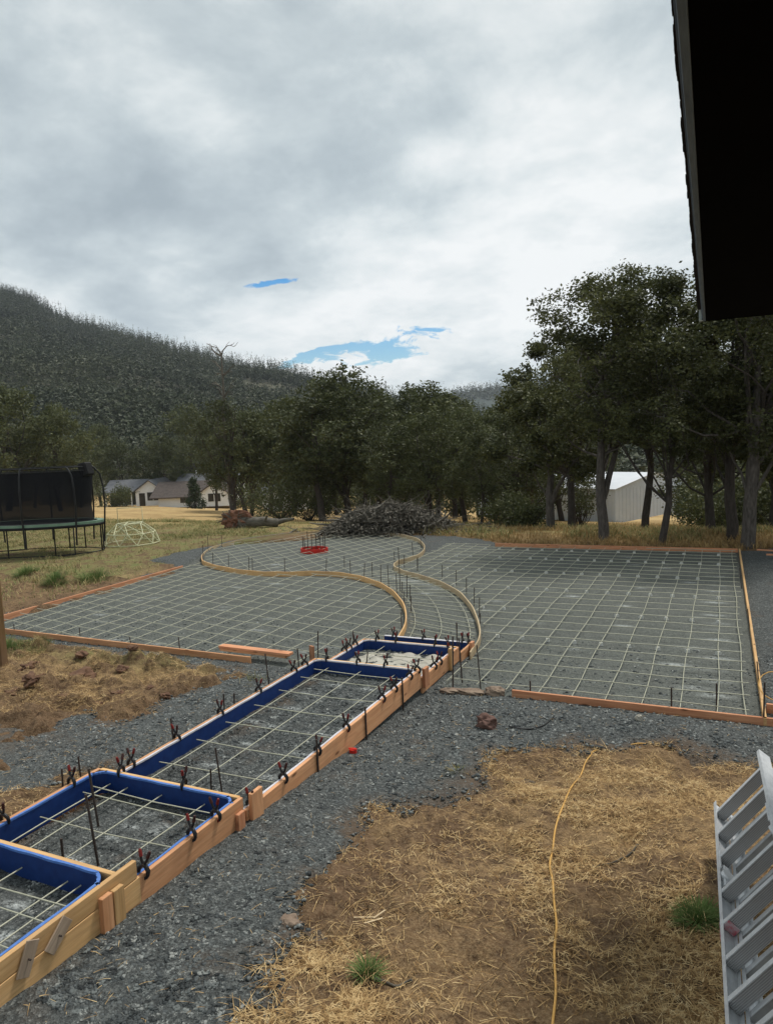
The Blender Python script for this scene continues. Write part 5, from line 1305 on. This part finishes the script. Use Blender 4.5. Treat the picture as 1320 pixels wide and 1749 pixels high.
cleat('wood_cleat', cx+.022, 8.93, .0, .27, .15, .045, 'lumber_red', 'red upright block where the longest and the lowest step forms meet')
cleat('wood_cleat', cx+.022, 9.95, -.08, .25, .10, .045, 'lumber_yellow', 'tall yellow upright board on the lowest step form')
cleat('wood_cleat', cx+.06, 10.85, -.1, .10, .13, .05, 'lumber_red', 'red block at the far right corner of the steps')
p = g(533, 1120, .05); cleat('wood_cleat', p[0], p[1], -.05, .21, .09, .038, 'lumber_red', 'lone red upright block left of the longest step form', rz=1.2)
for (px, py, ang, lab) in ((40, 1640, .75, 'grey wooden scrap nailed slanting to the nearest side board'), (88, 1598, .35, 'grey wooden scrap nailed upright beside the slanting one')):
    p = g(px, py, .45); m = MB(); m.box(-.1, .1, -.006, .006, -.045, .045, bev=.002); o = m.build('wood_scrap', MT['lumber_grey'])
    o.matrix_world = Matrix.Translation((WX1+.035, p[1], .47)) @ Matrix.Rotation(math.radians(90), 4, 'Z') @ Matrix.Rotation(-ang-math.radians(20), 4, 'Y'); tag(o, lab, 'wood scrap')
    m = MB(); m.tube([(WX1+.03, p[1], .47), (WX1+.06, p[1], .47)], .006, 6); m.v = [(a_[0]-WX1-.035, a_[1]-p[1], a_[2]-.47) for a_ in m.v]
    s_ = m.build('screw', MT['steel_dark'], o, keep=False); s_.matrix_parent_inverse = o.matrix_world.to_3x3().inverted().to_4x4()

# crumpled pale sheet inside the lowest form
def sheet():
    xs = np.linspace(WX0+.10, WX1-.10, 60); ys = np.linspace(YB+.15, YA-.12, 50); X, Y = np.meshgrid(xs, ys)
    z = -.005+fbm(X.ravel(), Y.ravel(), 5, 4, 77, .6)*.05
    V = np.stack([X.ravel(), Y.ravel(), z], 1); nx = 60; i = (np.arange(nx-1)[None, :]+nx*np.arange(49)[:, None]).ravel()
    me = np_mesh('sand_bed', V-np.array([-4.5, 9.6, 0]), np.stack([i, i+1, i+nx+1, i+nx], 1), True); o = link('plastic_sheet', me, MT['sheet_pale']); o.location = (-4.5, 9.6, 0)
    md = o.modifiers.new('thick', 'SOLIDIFY'); md.thickness = .004
    tag(o, 'crumpled pale sheet lying inside the lowest step form', 'sheet')
sheet()

# ------------------------------------------------------------------ spring clamps
def clamp_proto():
    root = empty('spring_clamp', (0, 0, 0))
    # jaws straddle a board along local Y; local X across the board; handles up
    for s_ in (-1, 1):
        m = MB()
        jaw = [(s_*.030, -.045), (s_*.040, -.02), (s_*.040, .01), (s_*.020, .035), (s_*.004, .045)]
        m.tube([(x, 0, z) for x, z in jaw], [.009, .014, .017, .016, .013], 6); m.build('jaw', MT['clamp_black'], root, keep=False)
        m = MB(); m.box(s_*.021-.006, s_*.021+.006, -.012, .012, -.055, -.03, bev=.003); m.build('jaw_pad', MT['clamp_red' if s_ > 0 else 'clamp_black'], root, keep=False)
        m = MB(); m.tube([(s_*-.003, 0, .04), (s_*.022, 0, .075), (s_*.040, 0, .135)], [.011, .010, .008], 6)
        h_ = m.build('handle', MT['clamp_black'], root, keep=False)
        m = MB(); m.tube([(s_*.028, 0, .10), (s_*.040, 0, .138), (s_*.044, 0, .15)], [.0135, .0125, .008], 7); m.build('handle_tip', MT['clamp_red' if s_ > 0 else 'clamp_dark'], h_, keep=False)
    m = MB(); m.tube([(0, -.014, .045), (0, .014, .045)], .010, 8); m.build('pivot', MT['steel_dark'], root, keep=False)
    return root
def copy_tree(o, parent=None):
    c_ = o.copy(); COL.objects.link(c_); c_.parent = parent
    for ch in list(o.children): copy_tree(ch, c_)
    return c_
CLAMPS = [  # rows: board words, z, axis ('y' = board runs away, 'x' = board runs across), pixels near to far / left to right
    ('on the left board of the square step form', .42, 'y', [(5, 1400), (118, 1337)]),
    ('on the far board of the square step form', .42, 'x', [(213, 1316), (315, 1341)]),
    ('on the right board of the square step form', .42, 'y', [(250, 1492), (328, 1427), (366, 1394)]),
    ('on the left board of the longest step form', .28, 'y', [(236, 1308), (311, 1262), (377, 1218), (438, 1180), (498, 1145), (512, 1134)]),
    ('on the right board of the longest step form', .28, 'y', [(433, 1378), (490, 1332), (541, 1283), (588, 1243), (647, 1194), (661, 1176), (689, 1155), (700, 1144)]),
    ('on the far board of the longest step form', .28, 'x', [(567, 1121), (619, 1127), (666, 1131)]),
    ('on the left board of the lowest step form', .14, 'y', [(583, 1111), (592, 1106), (604, 1100)]),
    ('on the right board of the lowest step form', .14, 'y', [(729, 1138), (737, 1130), (752, 1114)]),
    ('on the far board of the lowest step form', .14, 'x', [(642, 1094), (676, 1096), (742, 1102), (764, 1105)]),
    ('on the short end form by the curved path', .05, 'x', [(670, 1089), (719, 1095), (783, 1103), (792, 1105)]),
]
proto = clamp_proto(); first = True
for words, z, ax, pts in CLAMPS:
    for i, (px, py) in enumerate(pts):
        o = proto if first else copy_tree(proto); first = False
        p = g(px, py, z)
        if ax == 'y': p[0] = WX1 if abs(p[0]-WX1) < abs(p[0]-WX0) else WX0
        else: p[1] = {.42: YC, .28: YB, .14: YA, .05: YA0}[z]
        o.location = (p[0], p[1], z+.012); o.rotation_euler = (random.uniform(-.2, .2), random.uniform(-.12, .12), (0 if ax == 'y' else math.pi/2)+random.uniform(-.25, .25)+random.choice([0, math.pi]))
        if len(pts) > 1: lb = f'{ORD[i]} spring clamp from the {"near end" if ax == "y" else "left"} {words}'
        tag(o, lb, 'clamp', 'spring clamps on the step forms')

# ------------------------------------------------------------------ small things
def cord():
    P = [(930, 2000, ), (945, 1749), (948, 1640), (948, 1560), (940, 1490), (945, 1440), (965, 1370), (990, 1320), (1005, 1292), (1018, 1278), (1050, 1272), (1090, 1274), (1130, 1266), (1180, 1262)]
    W = []
    for p in P:
        q = ground_hit(*p); W.append(q)
    pts = spline(W, 8); m = MB(); o_ = W[3]
    pp = []
    for i, q in enumerate(pts):
        z = float(max(ground_h(q[0], q[1]), -9))+.012; pp.append((q[0]-o_[0]+.006*math.sin(i*.7), q[1]-o_[1], z-o_[2]))
    # smooth heights so that the cord bridges hollows
    zz = np.array([p[2] for p in pp]); zz = np.convolve(np.pad(zz, 3, 'edge'), np.ones(7)/7, 'valid')+.008
    m.tube([(p[0], p[1], z) for p, z in zip(pp, zz)], .0078, 8); o = m.build('extension_cord', MT['cord_yellow']); o.location = o_
    tag(o, 'yellow orange cord running over the straw towards the slab', 'cord')
    W = [ground_hit(*p) for p in ((870, 1252), (900, 1254), (930, 1248), (945, 1236))]; m = MB(); pts = spline(W, 5); o_ = W[0]
    m.tube([(q[0]-o_[0], q[1]-o_[1], float(grav_h(q[0], q[1]))+.012-o_[2]) for q in pts], .007, 6); o = m.build('black_hose', MT['hose_black']); o.location = o_
    tag(o, 'short piece of thin black hose lying right of the lone rock', 'hose')
    W = [ground_hit(*p) for p in ((1010, 1478), (1040, 1480), (1075, 1470), (1090, 1450))]; m = MB(); pts = spline(W, 5); o_ = W[0]
    m.tube([(q[0]-o_[0], q[1]-o_[1], float(ground_h(q[0], q[1]))+.012-o_[2]) for q in pts], .006, 6); o = m.build('dark_stick', MT['dead_wood']); o.location = o_
    tag(o, 'thin dark crooked stick on the soil right of the yellow cord', 'stick')
    W = [ground_hit(*p) for p in ((640, 1676), (660, 1674), (690, 1668), (703, 1670))]; m = MB(); pts = spline(W, 5); o_ = W[0]
    m.tube([(q[0]-o_[0], q[1]-o_[1], float(ground_h(q[0], q[1]))+.014-o_[2]) for q in pts], .009, 6); o = m.build('dark_stick', MT['dead_wood']); o.location = o_
    tag(o, 'short brown stick beside the small green sprout', 'stick')
    c_ = g(603, 1290, .0); m = MB(); m.tube([(0, 0, 0), (0, 0, .05)], [.045, .04], 10); m.box(-.05, .05, -.012, .012, .05, .056, bev=.001)
    o = m.build('red_cap', MT['red_plastic']); o.location = (c_[0], c_[1], float(grav_h(c_[0], c_[1]))-.012); tag(o, 'small bright red plastic cap on the gravel beside the longest step form', 'cap')
    # coiled wire right edge
    c_ = g(1325, 1190, .0); m = MB(); m.tube([(.2*math.cos(t*.4), .2*math.sin(t*.4), .02+.12*(1+math.sin(t*.4))) for t in range(17)], .007, 6); o = m.build('wire_coil', MT['cord_yellow']); o.location = (c_[0], c_[1], 0)
    tag(o, 'loop of yellow wire at the right edge beside the corner stake', 'wire')
    c_ = ground_hit(2, 1142); m = MB(); m.box(-.0, 1.75, -.10, .10, -.10, .10, bev=.012); me = m.mesh('wooden_post'); o = link('wooden_post', me, MT['post_brown'])
    c_ = c_-np.array([.909, .416, 0])*.02
    o.matrix_world = Matrix.Translation((c_[0], c_[1], c_[2]-.1)) @ Matrix.Rotation(.42, 4, 'Z') @ Matrix.Rotation(math.radians(-90), 4, 'Y'); tag(o, 'thick brown wooden post at the left edge of the picture', 'post')
cord()
def splitters():
    """pale wood splinters and flat straw stalks that read one by one"""
    for i, (px, py, a_, L, lab) in enumerate([(622, 1568, .5, .14, 'leftmost of the pale splinters lying together in the straw'), (634, 1574, .9, .17, 'long pale splinter among the others in the straw'), (648, 1562, 1.3, .12, 'short pale splinter right of the long one')]):
        c_ = ground_hit(px, py); m = MB(); m.box(-L/2, L/2, -.006, .006, 0, .006, bev=.001); o = m.build('wood_splinter', MT['ply_pale']); o.location = (c_[0], c_[1], float(ground_h(c_[0], c_[1]))+.02); o.rotation_euler = (0, .08, a_)
        tag(o, lab, 'splinter', 'pale splinters in the straw')
splitters()

# ------------------------------------------------------------------ ladder
def ladder():
    P = np.array([.0, 5.50, .62]); u = np.array([-.03, 1.0, .0]); u /= np.linalg.norm(u)
    w = np.array([.60, .018, .80]); w /= np.linalg.norm(w); nrm = np.cross(w, u)   # faces up-left towards the viewer
    if nrm[2] < 0: nrm = -nrm
    W_ = .45; M = Matrix((w, u, nrm)).transposed().to_4x4(); M.translation = Vector(P)
    root = empty('folding_ladder', P); root.matrix_world = M
    def part(m, nm, mat, par=root): return m.build(nm, MT[mat], par, keep=False)
    def rail(x, dz, y0, y1, s_):
        m = MB(); m.box(x-.0015, x+.0015, y0, y1, dz-.085, dz); m.box(min(x, x+s_*.026), max(x, x+s_*.026), y0+.0005, y1-.0005, dz+.0002, dz+.0035); m.box(min(x, x+s_*.026), max(x, x+s_*.026), y0+.0005, y1-.0005, dz-.0885, dz-.0852)
        part(m, 'rail', 'aluminium')
    y1 = .16; y0 = -4.2
    rail(-.03, .0, y0, y1, 1); rail(W_+.03, .0, y0, y1+.12, -1)
    rail(.002, -.092, y0, y1-.05, 1); rail(W_-.002, -.092, y0, y1+.05, -1)
    ys = [0, -.30, -.60, -.98, -1.28, -1.58, -1.88, -2.18, -2.5, -2.8, -3.1, -3.4, -3.7, -4.0]
    for i, y in enumerate(ys):
        m = MB(); m.box(-.026, W_+.026, y-.014, y+.014, -.078, -.006, bev=.002); t = part(m, 'tread', 'aluminium_tread')
        m = MB(); m.box(-.026, W_+.026, y-.017, y+.017, -.005, .001, bev=.0008); part(m, 'tread_edge', 'aluminium', t)
        m = MB(); m.box(.006, W_-.006, y-.034, y-.006, -.172, -.102, bev=.002); t = part(m, 'tread', 'aluminium_plain')
        m = MB(); m.box(.006, W_-.006, y-.037, y-.003, -.101, -.095, bev=.0008); part(m, 'tread_edge', 'aluminium', t)
        for x in (-.028, W_+.028):
            m = MB(); m.tube([(x-.004, y, -.02), (x+.004, y, -.02)], .008, 8); part(m, 'rivet', 'aluminium')
    for x, s_ in ((-.03, 1), (W_+.03, -1)):
        m = MB(); m.tube([(x, -.79, -.045), (x+s_*.05, -.79, -.045)], .045, 16); m.box(min(x, x+s_*.035), max(x, x+s_*.035), -.90, -.68, -.07, -.02, bev=.003); part(m, 'hinge', 'aluminium')
        m = MB(); m.box(x+s_*.03-.006, x+s_*.03+.006, -.74, -.52, -.004, .008, bev=.002); part(m, 'lock_lever', 'aluminium')
    m = MB(); m.box(-.034, -.0318, -1.42, -1.26, -.07, .0042); m.box(-.026, .035, -1.301, -1.2985, -.079, -.004); part(m, 'red_paint_smear', 'red_spray')
    tag(root, 'aluminium folding ladder lying on its side at the lower right', 'ladder')
ladder()

# ------------------------------------------------------------------ eave of the house over the camera
def eave():
    s_ = .9; z = CH+s_; ye = 10.77/1.4*s_; root = empty('house_roof', (1.5, 0, z)); 
    xi, xo = -.050, -.074
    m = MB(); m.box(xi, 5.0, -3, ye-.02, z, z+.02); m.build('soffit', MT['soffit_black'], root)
    m = MB(); m.box(xo, xi-.001, -3, ye, z-.004, z+.10, bev=.002); m.box(xo-.006, xo-.0005, -3, ye, z+.01, z+.095); m.build('fascia', MT['fascia_grey'], root)
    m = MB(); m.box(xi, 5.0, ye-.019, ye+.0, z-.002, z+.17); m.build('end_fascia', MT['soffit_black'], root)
    V = []; n = 300
    m = MB(); ys = np.linspace(-3, ye+.03, n); base = xo-.022
    for i in range(n-1):
        e0 = base+.014-.034*max(0, ys[i])/7+RNG.uniform(-.0015, .0015)+(-.003 if (i//9) % 2 else 0); m.box(e0, 5.0, ys[i], ys[i+1]-.0004, z+.104, z+.114+RNG.uniform(0, .004))
    m.build('shingle_edge', MT['shingle_dark'], root)
    m = MB(); m.box(-.08, 5, -3, ye, z+.125, z+.22); m.build('roof_deck', MT['shingle_dark'], root)
    m = MB(); m.box(xo-.03, xo-.0075, ye-.07, ye+.01, z-.006, z+.09, bev=.002); m.build('corner_flashing', MT['flashing'], root)
    root.matrix_world = Matrix.Rotation(.0088, 4, 'Z') @ Matrix.Translation(root.location)
    tag(root, 'black underside and grey fascia of the house roof above the camera at the upper right', 'roof')
eave()

# ------------------------------------------------------------------ air
def haze():
    m = MB(); m.box(-1900, 1500, -60, 1900, -40, 420); o = m.build('haze', None)
    mt = bpy.data.materials.new('air'); mt.use_nodes = True; nt = mt.node_tree; nt.nodes.clear()
    out = nt.nodes.new('ShaderNodeOutputMaterial'); v = nt.nodes.new('ShaderNodeVolumePrincipled')
    v.inputs['Color'].default_value = (.80, .88, 1, 1); v.inputs['Density'].default_value = .00014; v.inputs['Anisotropy'].default_value = .2
    nt.links.new(v.outputs[0], out.inputs['Volume']); o.data.materials.append(mt); tag(o, 'thin bluish air between the camera and the hills', 'haze', kind='stuff')
haze()
